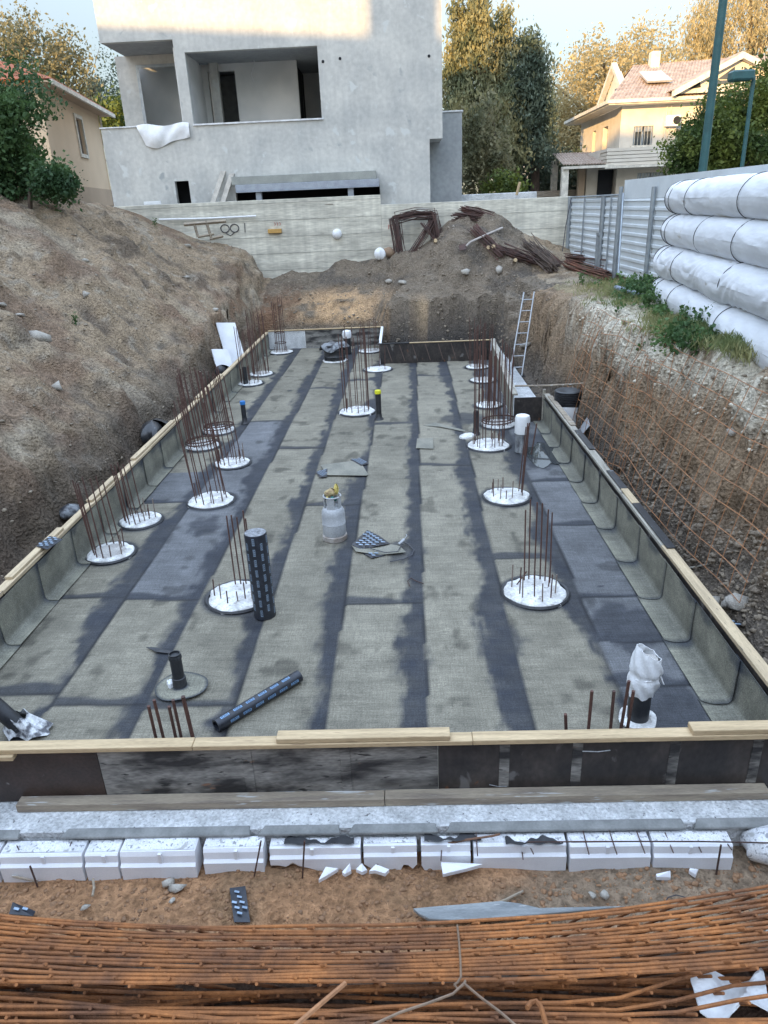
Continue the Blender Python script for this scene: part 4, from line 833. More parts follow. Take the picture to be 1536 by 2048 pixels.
# mortar fillet and bitumen smears on the slab edge
mb = MB()
for x0, x1, h in ((-5, -2.9, .01), (-2.6, -1.2, .02), (-1.15, -.55, .016), (-.5, .15, .014), (.2, 1.9, .03), (1.95, 3, .024)):
    mb.hexa([(x0, 3.79, -.03), (x1, 3.79, -.03), (x1, 3.872, -.03), (x0+.03, 3.872, -.03), (x0+.01, 3.796, -.012), (x1, 3.796, -.012), (x1-.02, 3.865, h*.35-.006), (x0+.05, 3.865, h*.35-.006)])
tag(mb.build('mortar_fillet', m_mortar, None, bevel=.004), 'grey smooth mortar fillet between slab and polystyrene blocks', 'mortar')
for i, (x0, x1, y0, lb) in enumerate([(-.95, -.45, 3.73, 'black bitumen smear on the chipped polystyrene block'), (.05, .45, 3.74, 'thin black bitumen smear behind the broken flake'), (.62, 1.02, 3.70, 'wide black bitumen smear with brown stains on the white block')]):
    mb = MB().sheet(lambda u, v: (x0+(x1-x0)*u, y0+.008*math.sin(19*u)+(.045+.025*math.sin(9*u+i)+.01*math.sin(31*u))*v, -.042), 24, 2); tag(mb.build('bitumen_smear', m_bit, None), lb, 'bitumen')
# broken flakes
for i, (pix, lb) in enumerate([(((637, 1760), (652, 1737), (676, 1733), (655, 1750)), 'pointed triangular polystyrene flake on the orange soil'), (((684, 1744), (700, 1730), (702, 1738), (690, 1748)), 'small polystyrene flake beside the pointed one'), (((738, 1742), (752, 1732), (778, 1735), (770, 1747), (750, 1744)), 'crumbly polystyrene flake at the foot of the middle blocks'),
        (((886, 1748), (882, 1728), (920, 1722), (965, 1728), (935, 1740)), 'largest polystyrene flake, broken and tilted'), (((712, 1738), (724, 1730), (734, 1736), (724, 1744)), 'tiny rounded polystyrene crumb among the flakes'), (((1312, 1748), (1340, 1745), (1342, 1751), (1314, 1754)), 'thin white foam strip on the soil at right'), (((1380, 1736), (1396, 1742), (1392, 1746), (1378, 1741)), 'small white foam splinter near the right block')]):
    scrap(pix, m_foam, lb, 'foam flake', ground_=-.185+.02*(i == 3), dz=.02, th=.03, name='foam_flake', group='broken polystyrene flakes on the soil')
# rough white lump at right end
tag(rag((2.48, 3.74, -.12), (.24, .14, .14), 3.3).build('concrete_lump', m_foamdirty, None, smooth=True), 'rough whitewashed concrete lump at the right end of the blocks', 'concrete lump')
# rods in the soil
gr_ = 'thin steel rods stuck in the soil along the foam blocks'
for (b, tp, lb) in [((74, 1770), (60, 1732), 'short rod leaning left on the soil at far left'), ((605, 1755), (609, 1682), 'upright rod in front of the chipped block'), ((508, 1755), (522, 1682), 'rod leaning right beside the rounded gap in the blocks'), ((1433, 1745), (1442, 1690), 'dark rod leaning on the rightmost block')]:
    a, c = onz(*b, -.24), ony(*tp, 3.60); tag(MB().tube([a-(c-a)*.1, c], .0065, 6).build('steel_rod', m_rustdark, None), lb, 'rod', gr_)
for (b, tp, lb) in [((882, 1740), (884, 1685), 'pin through the block left of the broken flake'), ((955, 1712), (952, 1665), 'vertical pin above the bitumen smear'), ((1046, 1722), (1041, 1680), 'pin at the left part of the bitumen smeared block'), ((1067, 1708), (1055, 1683), 'slanting pin by the brown stain'), ((1178, 1709), (1166, 1662), 'first pin on the clean block'), ((1234, 1709), (1218, 1660), 'second pin on the clean block'), ((1290, 1707), (1273, 1662), 'third pin on the clean block'), ((1347, 1706), (1330, 1665), 'left pin on the rightmost block'), ((1403, 1705), (1386, 1668), 'middle pin on the rightmost block'), ((1464, 1700), (1440, 1668), 'right pin on the rightmost block'), ((38, 1700), (33, 1690), 'tiny pin on the speckled left block'), ((140, 1692), (143, 1684), 'tiny pin on the left block beside the gap')]:
    a, c = ony(*b, 3.64), ony(*tp, 3.79); a.z = max(a.z, -.12); tag(MB().tube([a, c], .0042, 5).build('steel_pin', m_rustdark, None), lb, 'pin', 'thin pins laid over the polystyrene blocks')
tag(MB().tube([ony(x, y, 3.66) for x, y in ((1055, 1684), (1200, 1683), (1400, 1683), (1550, 1686))], .005, 6).build('steel_rod', m_rustdark, None), 'long thin rod lying across the right hand blocks', 'rod')
tag(MB().tube([ony(x, y, 3.75) for x, y in ((870, 1692), (930, 1680), (985, 1672), (1000, 1668))], .008, 6).build('root', mat('root_wood', (.2, .11, .07), None, .9), None), 'brown dry stick on the slab edge above the bitumen smear', 'stick')
# curved plywood offcut
P = [onz(x, y, -.2) for x, y in ((826, 1822), (868, 1818), (920, 1814), (1000, 1807), (1040, 1812), (1078, 1821), (1250, 1817), (1200, 1823), (1090, 1833), (985, 1843), (905, 1846), (858, 1843), (838, 1833))]
c = P[0]; poly = [(p.x-c.x, p.y-c.y) for p in P][::-1]
tag(MB().prism(poly, .028).build('plywood_offcut', mat('grey_plywood', (.34, .36, .36), (.2, .215, .22), .75, scale=4, stretch=(.7, 5, 5), fine=.2, bump=.4, spots=[(9, .66, (.5, .5, .48))]), None, bevel=.004, loc=c), 'curved grey plywood offcut lying on the soil above the mesh', 'plywood')
for pts, lb in (((( 980, 1812), (1010, 1800), (1030, 1790), (1046, 1782)), 'dead stick on the soil to the right of the plywood offcut'), (((25, 1752), (50, 1758), (75, 1763)), 'short brown stick beside the leaning rod at left'), (((186, 1758), (188, 1775), (185, 1792)), 'pale splinter of wood on the soil below the left blocks')):
    tag(MB().tube([onz(x, y, -.215) for x, y in pts], .009, 6).build('stick', m_woodgrey, None), lb, 'stick')
tag(MB().tube([onz(x, y, -.2) for x, y in ((1330, 1805), (1336, 1795), (1352, 1790), (1372, 1795), (1390, 1800))], .004, 5).build('wire_hook', m_cord, None, smooth=True), 'loop of black wire on the soil by the mesh at right', 'wire')
for px, py, s, lb in ((355, 1775, .05, 'grey mortar lump on the soil below the wide block'), (337, 1765, .04, 'pale mortar lump left of the grey one on the soil'), (344, 1800, .02, 'small grey pebble in the orange soil'), (170, 1815, .03, 'small rough grey stone near the soil edge at left'), (1210, 1790, .025, 'pale pebble under the right blocks'), (1185, 1790, .02, 'white pebble beside the pale pebble at right')):
    p = onz(px, py, -.215); o = rocks('stone', [tuple(p)], [s], m_stone); tag(o, lb, 'stone', 'stones on the orange soil')

# ---- stack of rusty mesh sheets on edge along the near bank
DIRD = Vector((0, .53, -.848))
def curve_pts(fn, n=18, x0=-330, x1=1870):
    out = []
    for k in range(n+1):
        px = x0+(x1-x0)*k/n; out.append(onslope(px, fn(px), 2.45, 1.0, .43))
    return out
def mesh_sheet(fn, label, i, depth=.0, r=.0047, ncross=24, m=m_rust, rows=1, ext=.45, group='rusty mesh sheets stacked on edge at the near edge'):
    pts = [p+DIRD*depth for p in curve_pts(fn)]
    mb = MB(); mb.tube(pts, r, 7)
    for k in range(1, rows): mb.tube([p+DIRD*(.19*k)+Vector((0, .0, .0)) for p in pts], r, 5)
    ph = (.013*i+.018*random.random()) % .15; n = len(pts)-1
    xs = [p.x for p in pts]; x = xs[0]+ph
    while x < xs[-1]:
        k = max(j for j in range(n) if xs[j] <= x); f = (x-xs[k])/(xs[k+1]-xs[k]); p = pts[k].lerp(pts[k+1], f)
        e = random.uniform(.014, .036); nrm = Vector((0, -.848, -.53))*(r*1.5)
        mb.tube([p-DIRD*e+nrm+Vector((random.uniform(-.004, .022), 0, 0)), p+nrm, p+DIRD*ext+nrm], r*.85, 7); x += .15
    o = mb.build('rebar_mesh', m, None, smooth=True); return tag(o, label, 'rebar mesh', group)
NM = 15
ordn = ['first', 'second', 'third', 'fourth', 'fifth', 'sixth', 'seventh', 'eighth', 'ninth', 'tenth', 'eleventh', 'twelfth', 'thirteenth', 'fourteenth', 'fifteenth']
for i in range(NM):
    f = i/(NM-1); ph = random.random()*6; am = random.uniform(1, 3.2)
    yl, ym, yr = 1828+132*f**1.05, 1852+110*f, 1772+158*f**.93
    def fn(px, yl=yl, ym=ym, yr=yr, ph=ph, am=am):
        t = px/1536.; a = 2*(yl+yr-2*ym); b = yr-yl-a
        y = yl+b*t+a*t*t
        if t > 1: y = yr+(b+2*a)*(t-1)
        return y+am*math.sin(px/170.+ph)+.5*am*math.sin(px/61.+2*ph)
    mesh_sheet(fn, f'{ordn[i]} rusty mesh sheet from the soil side in the tied upper bundle', i, depth=.006*(i % 3))
for i in range(9):
    f = i/8.; ph = random.random()*6; am = random.uniform(3, 7)
    yl, ym, yr = 1996+62*f, 2004+66*f, 2016+60*f
    def fn(px, yl=yl, ym=ym, yr=yr, ph=ph, am=am, i=i):
        t = px/1536.; y = yl+(ym-yl)*min(t*2, 1)+(yr-ym)*max(t*2-1, 0)
        y += am*math.sin(px/260.+ph)
        if i < 3: y += 34*math.exp(-((px-430-60*i)/260.)**2)-(95-22*i)*sm(1180+60*i, 1560+40*i, px)
        return float(y)
    mesh_sheet(fn, f'{ordn[i]} rusty mesh sheet from the top in the darker lower bundle', i, depth=.10+.02*(i % 2), group='rusty mesh sheets in the darker lower bundle')
for i in range(8):
    def fn(px, i=i): return float(1966+7*i+14*math.sin(px/330.+i)+ (26 if i > 1 else 8)*math.exp(-((px-250)/200.)**2))
    mesh_sheet(fn, f'{ordn[i]} sunken mesh sheet in the dark gap between both bundles', i, depth=.16+.03*i, rows=4, group='sunken mesh sheets in the dark gap')
tw = MB(); sp = lambda x, y, d=0: onslope(x, y, 2.45, 1.0, .43)-DIRD*(.02+d)
tw.tube([sp(*p) for p in ((914, 1852), (917, 1880), (920, 1920), (921, 1955), (914, 1966), (908, 1970), (914, 1978), (924, 1972), (930, 1962))], .003, 6)
tw.tube([sp(*p) for p in ((930, 1965), (905, 1988), (860, 2005), (800, 2025), (750, 2048), (700, 2075))], .0032, 6); tw.tube([sp(*p) for p in ((928, 1968), (960, 1995), (1000, 2025), (1040, 2060), (1070, 2085))], .0034, 6)
tag(tw.build('tie_wire', m_wire, None, smooth=True), 'long pale tie wire knotted around the upper mesh bundle', 'wire')
tw = MB(); tw.tube([sp(*p, .02) for p in ((1050, 2016), (1056, 2006), (1068, 2003), (1078, 2015), (1090, 2060))], .006, 6)
tag(tw.build('rod_hook', m_rust, None, smooth=True), 'small rusty hook of bent bar standing in the lower bundle', 'rod')
tw = MB(); tw.tube([sp(*p, .03) for p in ((694, 1968), (650, 2005), (600, 2048), (570, 2080))], .006, 6); tag(tw.build('steel_rod', m_orust, None), 'thin rusty rod lying slantwise over the lower bundle', 'rod')
tag(MB().sheet(lambda u, v: tuple(sp(1400+150*u+20*v, 1915+70*v-10*u)+Vector((0, .03+.02*math.sin(7*u+3*v), -.125+.02*math.sin(9*u)*math.sin(6*v)))), 14, 10, .003).build('plastic_sheet', m_white, None, smooth=True), 'crumpled white plastic under the mesh at lower right', 'plastic sheet')

# ================================================================== BANKS
def stone_at(px, py, s, label, m=m_stone, cat='stone', name='stone', flat=.7):
    p, n = hit(px, py)
    if p is None: return
    return tag(rocks(name, [tuple(p+n*s*.25)], [s], m, flat), label, cat, 'stones lying on the earth banks')
for px, py, s, lb in ((82, 678, .18, 'large pale grey boulder with a pitted face on the left bank'), (112, 775, .10, 'flat white stone low on the left bank'), (168, 522, .10, 'pale stone high on the left bank'), (5, 612, .09, 'white stone at the left edge of the photo'), (38, 632, .08, 'small white stone in the rubble at the left edge'), (172, 590, .09, 'flat pinkish stone mid way up the left bank'), (375, 492, .10, 'round tan stone near the trestle'), (373, 555, .08, 'small white stone below the trestle on the left bank'), (430, 620, .07, 'small pale stone above the foam sheets'),
        (805, 566, .13, 'small pale stone in the dark soil of the far bank'), (932, 545, .14, 'white stone in the middle of the far mound'), (997, 541, .16, 'oval white stone at the foot of the far mound'), (779, 564, .12, 'pale block at the lip of the far bank'), (945, 843, .0, ''), (1480, 1208, .09, 'white broken stone on the right rubble'), (1455, 1215, .11, 'large cream stone in the right rubble'), (1425, 1203, .07, 'small grey stone beside the cream stone on the rubble'), (1052, 690, .16, 'tan stone at the foot of the ladder'), (1466, 865, .08, 'white chip in the right bank under the mesh'), (760, 415, .0, '')):
    if s: stone_at(px, py, s, lb)
for pts, r, lb in ((((1370, 1141), (1392, 1138), (1415, 1133)), .011, 'pale stick on the rubble right of the formwork'),):
    tag(MB().tube([hit(x, y)[0]+Vector((0, 0, .03)) for x, y in pts], r, 6).build('stick', m_woodgreyy, None), lb, 'stick')
tag(rag(tuple(onz(1500, 1355, .12)), (.1, .22, .09), .7).build('membrane_scrap', m_bit, None, smooth=True), 'curled dark membrane piece on the rubble at the right edge', 'felt scrap')
tag(rag(tuple(hit(130, 1035)[0]+Vector((.1, 0, .1))), (.12, .2, .1), 4.7).build('plastic_bag', mat('dusty_film', None), None, smooth=True), 'torn grey plastic between left bank and near formwork', 'bag')

# rusty mesh draped over the right bank
def bank_pt(y, s):       # s 0 bottom .. 1 lip
    z = .25+s*1.95-.012*(y-7); x = 3.22+.62*max(s, 0)**1.3+.05*math.sin(y*1.3)
    for _ in range(3):
        g = gz(x, y); 
        if g > z: x -= .06
    return Vector((x-.03, y, z))
for (y0, y1, s0, s1, lb) in ((6.2, 10.6, .05, .98, 'rusty wire mesh draped over the near right bank'), (10.2, 14.4, .0, 1.0, 'rusty wire mesh hanging on the right bank beside the riser')):
    mb = MB(); ny = int((y1-y0)/.26)
    for k in range(ny+1):
        y = y0+.26*k; mb.tube([bank_pt(y+.25*(q/8), s0+(s1-s0)*q/8) for q in range(9)], .0042, 4, False)
    for q in range(9):
        s = s0+(s1-s0)*q/8; mb.tube([bank_pt(y0+(y1-y0)*k/16, s+.006*math.sin(k)) for k in range(17)], .0054, 4, False)
    tag(mb.build('wire_mesh', m_orust, None), lb, 'wire mesh')

# ---- far bank bits: bent bar bundles, shovel, plastic, bars
def bundle(paths, n, r, spread, label, m=m_rustdark, Y=26.3, group='bent and straight rebar bundles by the concrete wall'):
    mb = MB()
    for k in range(n):
        o = Vector((random.gauss(0, spread), random.gauss(0, spread*.8), random.gauss(0, spread*.8)))
        mb.tube([p+o+Vector((random.gauss(0, spread*.35), 0, random.gauss(0, spread*.35))) for p in paths], r, 5)
    return tag(mb.build('rebar_bundle', m, None), label, 'rebar bundle', group)
Yb = 26.55
bundle([ony(798, 503, Yb-.3), ony(788, 437, Yb), ony(828, 428, Yb), ony(864, 428, Yb), ony(874, 482, Yb-.2)], 40, .014, .085, 'dark rebar bundle bent into a frame against the wall')
bundle([ony(826, 505, Yb-.5), ony(845, 475, Yb-.4), ony(866, 440, Yb-.1)], 18, .014, .05, 'rebar bundle slanting inside the bent frame')
bundle([ony(842, 446, Yb-.4), ony(862, 470, Yb-.4), ony(880, 490, Yb-.5)], 10, .013, .03, 'thin crossing rebar bundle inside the bent frame')
bundle([ony(912, 433, Yb+.05), ony(958, 436, Yb+.05)], 44, .014, .10, 'fan of dark rebar ends on top of the far mound'); bundle([ony(925, 418, Yb+.1), ony(955, 424, Yb+.1), ony(983, 434, Yb+.1)], 36, .014, .06, 'rusty rebar bundle on the crest of the far mound', m_bar)
def hb(pix, up=.06): return [hit(x, y)[0]+Vector((0, -.05, up)) for x, y in pix]
bundle(hb([(948, 462), (975, 490), (1003, 517)], .1), 24, .014, .08, 'rust brown rebar bundle running down the far mound', m_bar)
bundle(hb([(1000, 505), (1030, 515), (1066, 530)], .1), 34, .014, .10, 'dark rebar pile at the foot of the far mound'); bundle(hb([(1052, 497), (1072, 515), (1105, 545)], .14), 60, .015, .12, 'thick grey brown rebar bundle ending toward the ladder', mat('rebar_greybrown', (.12, .085, .065), (.08, .06, .05), .85))
bundle(hb([(1065, 497), (1090, 512), (1120, 533)], .1), 14, .013, .06, 'rebar bundle behind the thick grey brown one', m_bar)
bundle(hb([(1135, 525), (1180, 528), (1222, 535)], .16), 30, .014, .10, 'pile of rusty bars beside the fence gate', m_bar); bundle(hb([(1132, 532), (1170, 545), (1215, 562)], .08), 24, .014, .09, 'rust red bars lying in front of the pile at the gate', mat('rust_red_bars', (.2, .08, .045), (.1, .05, .04), .85))
bundle(hb([(1190, 548), (1225, 548), (1252, 545)], .08), 12, .013, .07, 'short brown bars at the foot of the weeds by the fence', m_bar)
P = hb([(918, 511), (932, 508), (940, 500), (965, 488), (1004, 471)], .24)
t = thing('shovel', 'long handled shovel lying on the far mound', 'shovel', P[0]); MB().tube([p-P[0] for p in P[1:]], .035, 7).build('handle', mat('pale_handle', (.45, .4, .36), None, .7), t)
MB().sheet(lambda u, v: tuple((P[1]-P[0])*u+Vector((0, .22*(v-.5)*(1.1-.5*(1-u)), .16*(v-.5)))), 4, 4, .015).build('blade', m_rustdark, t)
tag(rag(tuple(hit(760, 517)[0]+Vector((0, -.1, .16))), (.16, .11, .2), 5).build('plastic_bag', m_white, None), 'crumpled white bag on the dark soil below the bent frame', 'bag')
tag(rag(tuple(hit(778, 512)[0]+Vector((0, -.1, .12))), (.3, .15, .18), 2).build('clay_lump', mat('tan_clay', (.36, .25, .17), None, .95, bump=.6, bdist=.03), None, smooth=True), 'tan lump of clay beside the white bag', 'clay lump')
for px, py, lb in ((871, 487, 'round cut timber end sticking out beside the bent bars'), (976, 501, 'pale timber end left on the rebar slope'), (986, 499, 'pale timber end right on the rebar slope'), (1030, 526, 'pale timber end in the dark rebar pile')):
    p = hit(px, py)[0]; tag(MB().tube([p+Vector((0, .3, .02)), p+Vector((0, -.1, .1))], .06, 10).build('timber_end', m_wood, None), lb, 'timber', 'timber ends sticking out of the far mound')

# ================================================================== CONCRETE WALL
t = thing('concrete_wall', 'long board marked concrete retaining wall behind the pit', 'wall', (-2, 27, 0))
def wb(name, a, b, m, bv=.01): return MB().box((a[0]+2, a[1]-27, a[2]), (b[0]+2, b[1]-27, b[2])).build(name, m, t, bevel=bv)
wb('wall', (-13, 27.0, 1.2), (-.60, 27.35, 4.47), m_boardconc)['label'] = 'taller left part'; wb('wall', (-.597, 27.0, 1.2), (6.05, 27.3, 4.15), m_boardconc)['label'] = 'lower right part'
for k in range(5):
    z = 2.15+.55*k; wb('board_joint', (-11, 26.993, z), (-.62, 26.999, z+.007), m_mortar, 0); 
    if z < 4: wb('board_joint', (-.58, 26.993, z-.1), (6, 26.999, z-.093), m_mortar, 0)
g = MB()
for cx_, cz_ in ((-6.12, 3.60), (-5.78, 3.60)): g.tube([(cx_+2+.15*math.cos(a), -.012, cz_+.13*math.sin(a)) for a in [2*PI*k/16 for k in range(17)]], .018, 5)
g.tube([(-6.1+2, -.012, 3.45), (-5.95+2, -.012, 3.36), (-5.8+2, -.012, 3.45)], .014, 5); g.tube([(-5.4+2, -.012, 3.75), (-5.42+2, -.012, 3.45)], .014, 5); g.build('graffiti', m_cord, t)
g = MB()
for k in range(3): g.tube([(-4.35+.09*k+2, -.012, 3.62), (-4.32+.09*k+2, -.012, 3.68), (-4.36+.09*k+2, -.012, 3.73)], .007, 4)
g.tube([(-.35+2, -.012, 3.35), (-.35+2, -.012, 3.5), (-.28+2, -.012, 3.42), (-.2+2, -.012, 3.5), (-.2+2, -.012, 3.34)], .01, 4); g.build('red_marks', m_red, t)
tag(MB().box((-.24, -.1, -.07), (.24, .0, .07)).build('wall_block', m_brick, None, bevel=.01, loc=ony(550, 462, 26.99)), 'yellow brown block fixed on the concrete wall', 'block')
tag(MB().lathe([(.17, -.02), (.17, .03), (.15, .09), (.1, .13), (.01, .15)], n=20, M=Matrix.Rotation(PI/2, 4, 'X')).build('pipe_cap', m_white, None, smooth=True, loc=ony(674, 468, 26.99)), 'round white cap sticking out of the concrete wall', 'cap')
tag(MB().tube([ony(318, 439, 26.9), ony(410, 437, 26.9), ony(512, 432, 26.9)], .03, 7).build('white_batten', m_white, None), 'long white pipe lying along the concrete wall at left', 'pipe')
t = thing('timber_trestle', 'old timber trestle half buried at the left end of the wall', 'trestle', ony(430, 470, 26.3))
o_ = t.location
def tb(name, a, b, r=.05): MB().tube([ony(*a, 26.3)-o_, ony(*b, 26.3)-o_], r, 4).build(name, m_woodgrey, t)
tb('top_beam', (368, 449), (452, 442), .06); tb('leg', (388, 446), (396, 474)); tb('leg', (412, 442), (424, 480)); tb('foot', (420, 478), (446, 472)); tb('brace', (396, 474), (428, 468), .04)

# ================================================================== FENCE, GATE, ROLLS
XF = 6.0
def corr(u0, u1, z0, z1, m, name, par, axis_y=True):
    o_ = par.location; mb = MB(); zs = []
    z = z0
    while z < z1-.001:
        for dz, dx in ((0, 0), (.02, -.028), (.075, -.028), (.095, 0)): zs.append((z+dz, dx))
        z += .205
    zs = [q for q in zs if q[0] < z1]+[(z1, 0)]
    mb.sheet(lambda u, v: (XF-o_.x+zs[int(round(v*(len(zs)-1)))][1], u0+(u1-u0)*u-o_.y, zs[int(round(v*(len(zs)-1)))][0]-o_.z), 1, len(zs)-1, .004); return mb.build(name, m, par)
t = thing('sheet_fence', 'white corrugated site fence along the street on the right', 'fence', (6, 14, 2.2))
for y0, y1 in ((3.0, 8.9), (8.91, 12.2), (12.21, 15.2), (15.21, 18.15), (18.16, 20.85)):
    corr(y0, y1, 2.1, 4.02, m_fence, 'sheet', t); MB().box((-.012, y0-14, 1.825), (.012, y1-14, 2.2+.02+.05)).build('top_sheet', m_fence, t)
for y in (20.85, 18.2, 15.25, 12.3, 9.2):
    MB().tube([(-.09, y-14, -.2), (-.09, y-14, 2.12 if y > 20 else 2.06)], .055, 12).build('post', m_steel, t, smooth=True)
MB().tube([(-.1, 20.6-14, 1.95), (-.55, 18.9-14, .1)], .025, 6).build('brace', m_steel, t)
t = thing('sheet_gate', 'white corrugated double gate between the concrete wall and the fence', 'gate', (6, 24, 2.2))
corr(22.68, 27.0, 2.1, 4.08, m_fence, 'leaf', t); corr(20.95, 22.62, 2.1, 4.08, m_fence, 'leaf', t)
for y, r in ((27.0, .07), (24.9, .025), (22.7, .05), (22.58, .05), (21.8, .025), (21.0, .05)): MB().tube([(-.07, y-24, -.1), (-.07, y-24, 1.93)], r, 8).build('post', m_steel, t, smooth=True)
MB().tube([(-.07, 3, 1.92), (-.07, -3, 1.92)], .03, 6).build('top_rail', m_steel, t); MB().tube([(-.12, 22.75-24, -.1), (-.12, 22.75-24, .85)], .05, 8).build('latch_post', m_steel, t); MB().box((-.15, -1.45, .85), (-.06, -1.15, .92)).build('latch', m_steel, t)
tag(MB().tube([Vector((5.88, 26.6, 4.1)), Vector((5.72, 26.5, 3.2)), Vector((5.6, 26.3, 2.2)), Vector((5.55, 25.6, 1.95))], .015, 5).build('cable', m_cord, None), 'thin cable hanging down at the gate hinge post', 'cable')
gR = 'white geotextile rolls stacked against the fence'
RL = ['topmost white geotextile roll, smooth with a torn flap', 'second geotextile roll from the top, bound with black cords', 'third geotextile roll from the top, with sagging folded wrapping', 'lowest geotextile roll, half hidden by weeds']
for k in range(4):
    y1 = 14.55-.12*(k % 2); zc = 4.02-.545*k; r = .283
    x1 = 5.22-.05*k; ax = Vector((-.115, -1, 0)).normalized(); Ln = 7.2
    t = thing('geotextile_roll', RL[k], 'geotextile roll', (x1, y1, zc), gR)
    e1 = Vector((ax.y, -ax.x, 0)); e2 = Vector((0, 0, 1))
    def rf_(u, v, k=k):
        s = u*Ln; a = 2*PI*v; rr = r*(1+.012*math.sin(3*a+s*1.1+k)+.02*vn(s*1.2, a*1.1, k, 91))
        if k == 2: rr += .04*max(0, math.sin(s*1.9+.6))*max(0, -math.sin(a-.5))+.014*math.sin(10*a+6*abs(math.sin(s*1.9))*3)*abs(math.sin(s*1.7))
        else: rr += .005*math.sin(11*s+5*a)*max(0, math.sin(s*.9+k))+.006*math.sin(4*s*(1+.3*k)+9*a)*max(0, math.sin(a*2+s*1.3+k))
        for cpos in (.35, 1.5, 2.9, 4.3, 5.8): rr -= .012*math.exp(-((s-cpos)/.05)**2)
        if u < .02: rr *= .93
        return tuple(ax*s+e1*rr*math.cos(a)+e2*rr*math.sin(a))
    mb = MB(); mb.sheet(rf_, 120, 40); mb.sheet(lambda u, v: tuple(e1*r*.95*u*math.cos(2*PI*v)+e2*r*.95*u*math.sin(2*PI*v)-ax*(.02*(1-u))), 6, 36); mb.sheet(lambda u, v: tuple(ax*(Ln-.002)+e1*r*(.12+.84*u)*math.cos(-2*PI*v)+e2*r*(.12+.84*u)*math.sin(-2*PI*v)), 8, 36); mb.build('roll', m_geo, t, smooth=True)
    for cpos in ((.35, 1.5, 4.3) if k != 1 else (.35, 2.4, 4.3)):
        cb = MB(); cb.tube([ax*(cpos+.1*math.sin(a))+(e1*math.cos(a)+e2*math.sin(a))*(r*1.012) for a in [2*PI*q/32 for q in range(33)]], .006, 5); cb.build('cord', m_cord, t)
    cb = MB(); cb.tube([ax*0+(e1*math.cos(a)+e2*math.sin(a))*(r*.96) for a in [2*PI*q/32 for q in range(33)]], .007, 5); cb.build('end_cord', m_cord, t)
    if k == 0: MB().sheet(lambda u, v: tuple(ax*(2.3+.5*u)+(e1*math.cos(2.6+.5*v)+e2*math.sin(2.6+.5*v))*(r*1.04+.025*math.sin(6*u+4*v))), 8, 8, .004).build('torn_flap', m_geo, t, smooth=True)
# grey pipes among the weeds
for a, b, r, lb in (((1232, 584), (1294, 603), .06, 'grey pipe lying in the weeds near the fence'), ((1280, 588), (1302, 592), .05, 'short grey pipe end behind the other in the weeds'), ((1440, 645), (1503, 665), .065, 'grey open pipe under the lowest geotextile roll')):
    A_, B_ = hit(*a)[0]+Vector((0, 0, .08)), hit(*b)[0]+Vector((0, 0, .08))
    mb = MB(); mb.tube([A_, B_], r, 14, False); mb.tube([B_, A_], r*.85, 14, False); tag(mb.build('grey_pipe', m_greypipe, None, smooth=True), lb, 'pipe', 'grey pipes on the right bank')
#PART5
# ================================================================== GREY UNFINISHED BUILDING
YB = 28.0
t = thing('unfinished_building', 'grey rendered unfinished building with open loggias, behind the concrete wall', 'building', (-4, YB, 4)); o_ = t.location
def gb(name, a, b, m, bv=0): return MB().box((a[0]+4, a[1]-YB, a[2]-4), (b[0]+4, b[1]-YB, b[2]-4)).build(name, m, t, bevel=bv)
zs0 = ony(265, 255, YB).z; z1t = ony(280, 82, YB).z; z2t = ony(500, 98, YB).z; zs2 = ony(515, 245, YB).z
hx1 = ony(356, 165, YB).x; hx2a, hx2b = ony(378, 175, YB).x, ony(639, 165, YB).x
xl_up = ony(193, 45, YB).x; xl_lo = ony(214, 330, YB).x; xr_up = ony(884, 130, YB).x; xr_lo = ony(860, 345, YB).x; zr_ = ony(875, 277, YB).z
dx0, dx1 = ony(352, 385, YB).x, ony(380, 385, YB).x; dzt, dzb = ony(364, 362, YB).z, 4.4
sx0, sx1 = ony(472, 390, YB).x, ony(760, 385, YB).x; szt = ony(620, 375, YB).z; ZT = 11.0
def solid(x, z):
    if z < zs0: 
        if not (xl_lo < x < (xr_up if z > zr_ else xr_lo)): return False
        if dx0 < x < dx1 and z < dzt: return False
        if sx0 < x < sx1 and 4.42 < z < szt: return False
        return True
    if z < z1t and x < hx1: return False
    if zs2 < z < z2t and hx2a < x < hx2b: return False
    return xl_up < x < xr_up
xs = sorted({xl_lo, xl_up, dx0, dx1, sx0, sx1, hx1, hx2a, hx2b, xr_lo, xr_up}); zs = sorted({3.9, 4.42, dzt, szt, zr_, zs0, zs2, z1t, z2t, ZT})
cellwall(xs, zs, solid, .25, 'front_wall', m_plaster, t, Matrix.Translation((4, 0, -4)))
YR = YB+2.3
bx = ony(238, 170, YR).x; d0, d1 = ony(281, 190, YR).x, hx1+.6; ddt, ddb = ony(320, 128, YR).z, zs0-1.0
gb('loggia_floor', (xl_lo+.02, YB+.255, zs0-1.2), (xr_lo-.3, 33.4, zs0-1.0), m_plaster)
# recessed back wall of the left loggia, with a door opening
cellwall(sorted({bx, d0, d1, hx1+.9}), sorted({zs0-1.0, ddt, z1t+.0}), lambda x, z: not (d0 < x < d1 and z < ddt), .2, 'loggia_wall', m_plaster, t, Matrix.Translation((4, YR-YB, -4)))
gb('inner_wall', (bx+.3, YR+1.6, zs0-1), (hx1+.6, YR+1.75, z1t), m_plasterin)
gb('side_wall', (bx, YR+.205, zs0-1), (bx+.2, 33.5, z1t), m_plaster)
f = gb('door_frame', (d0-.02, YR-.03, ddb), (d0+.09, YR-.002, ddt), m_steel); gb('door_frame', (d0+.092, YR-.03, ddt-.1), (d1, YR-.002, ddt), m_steel)
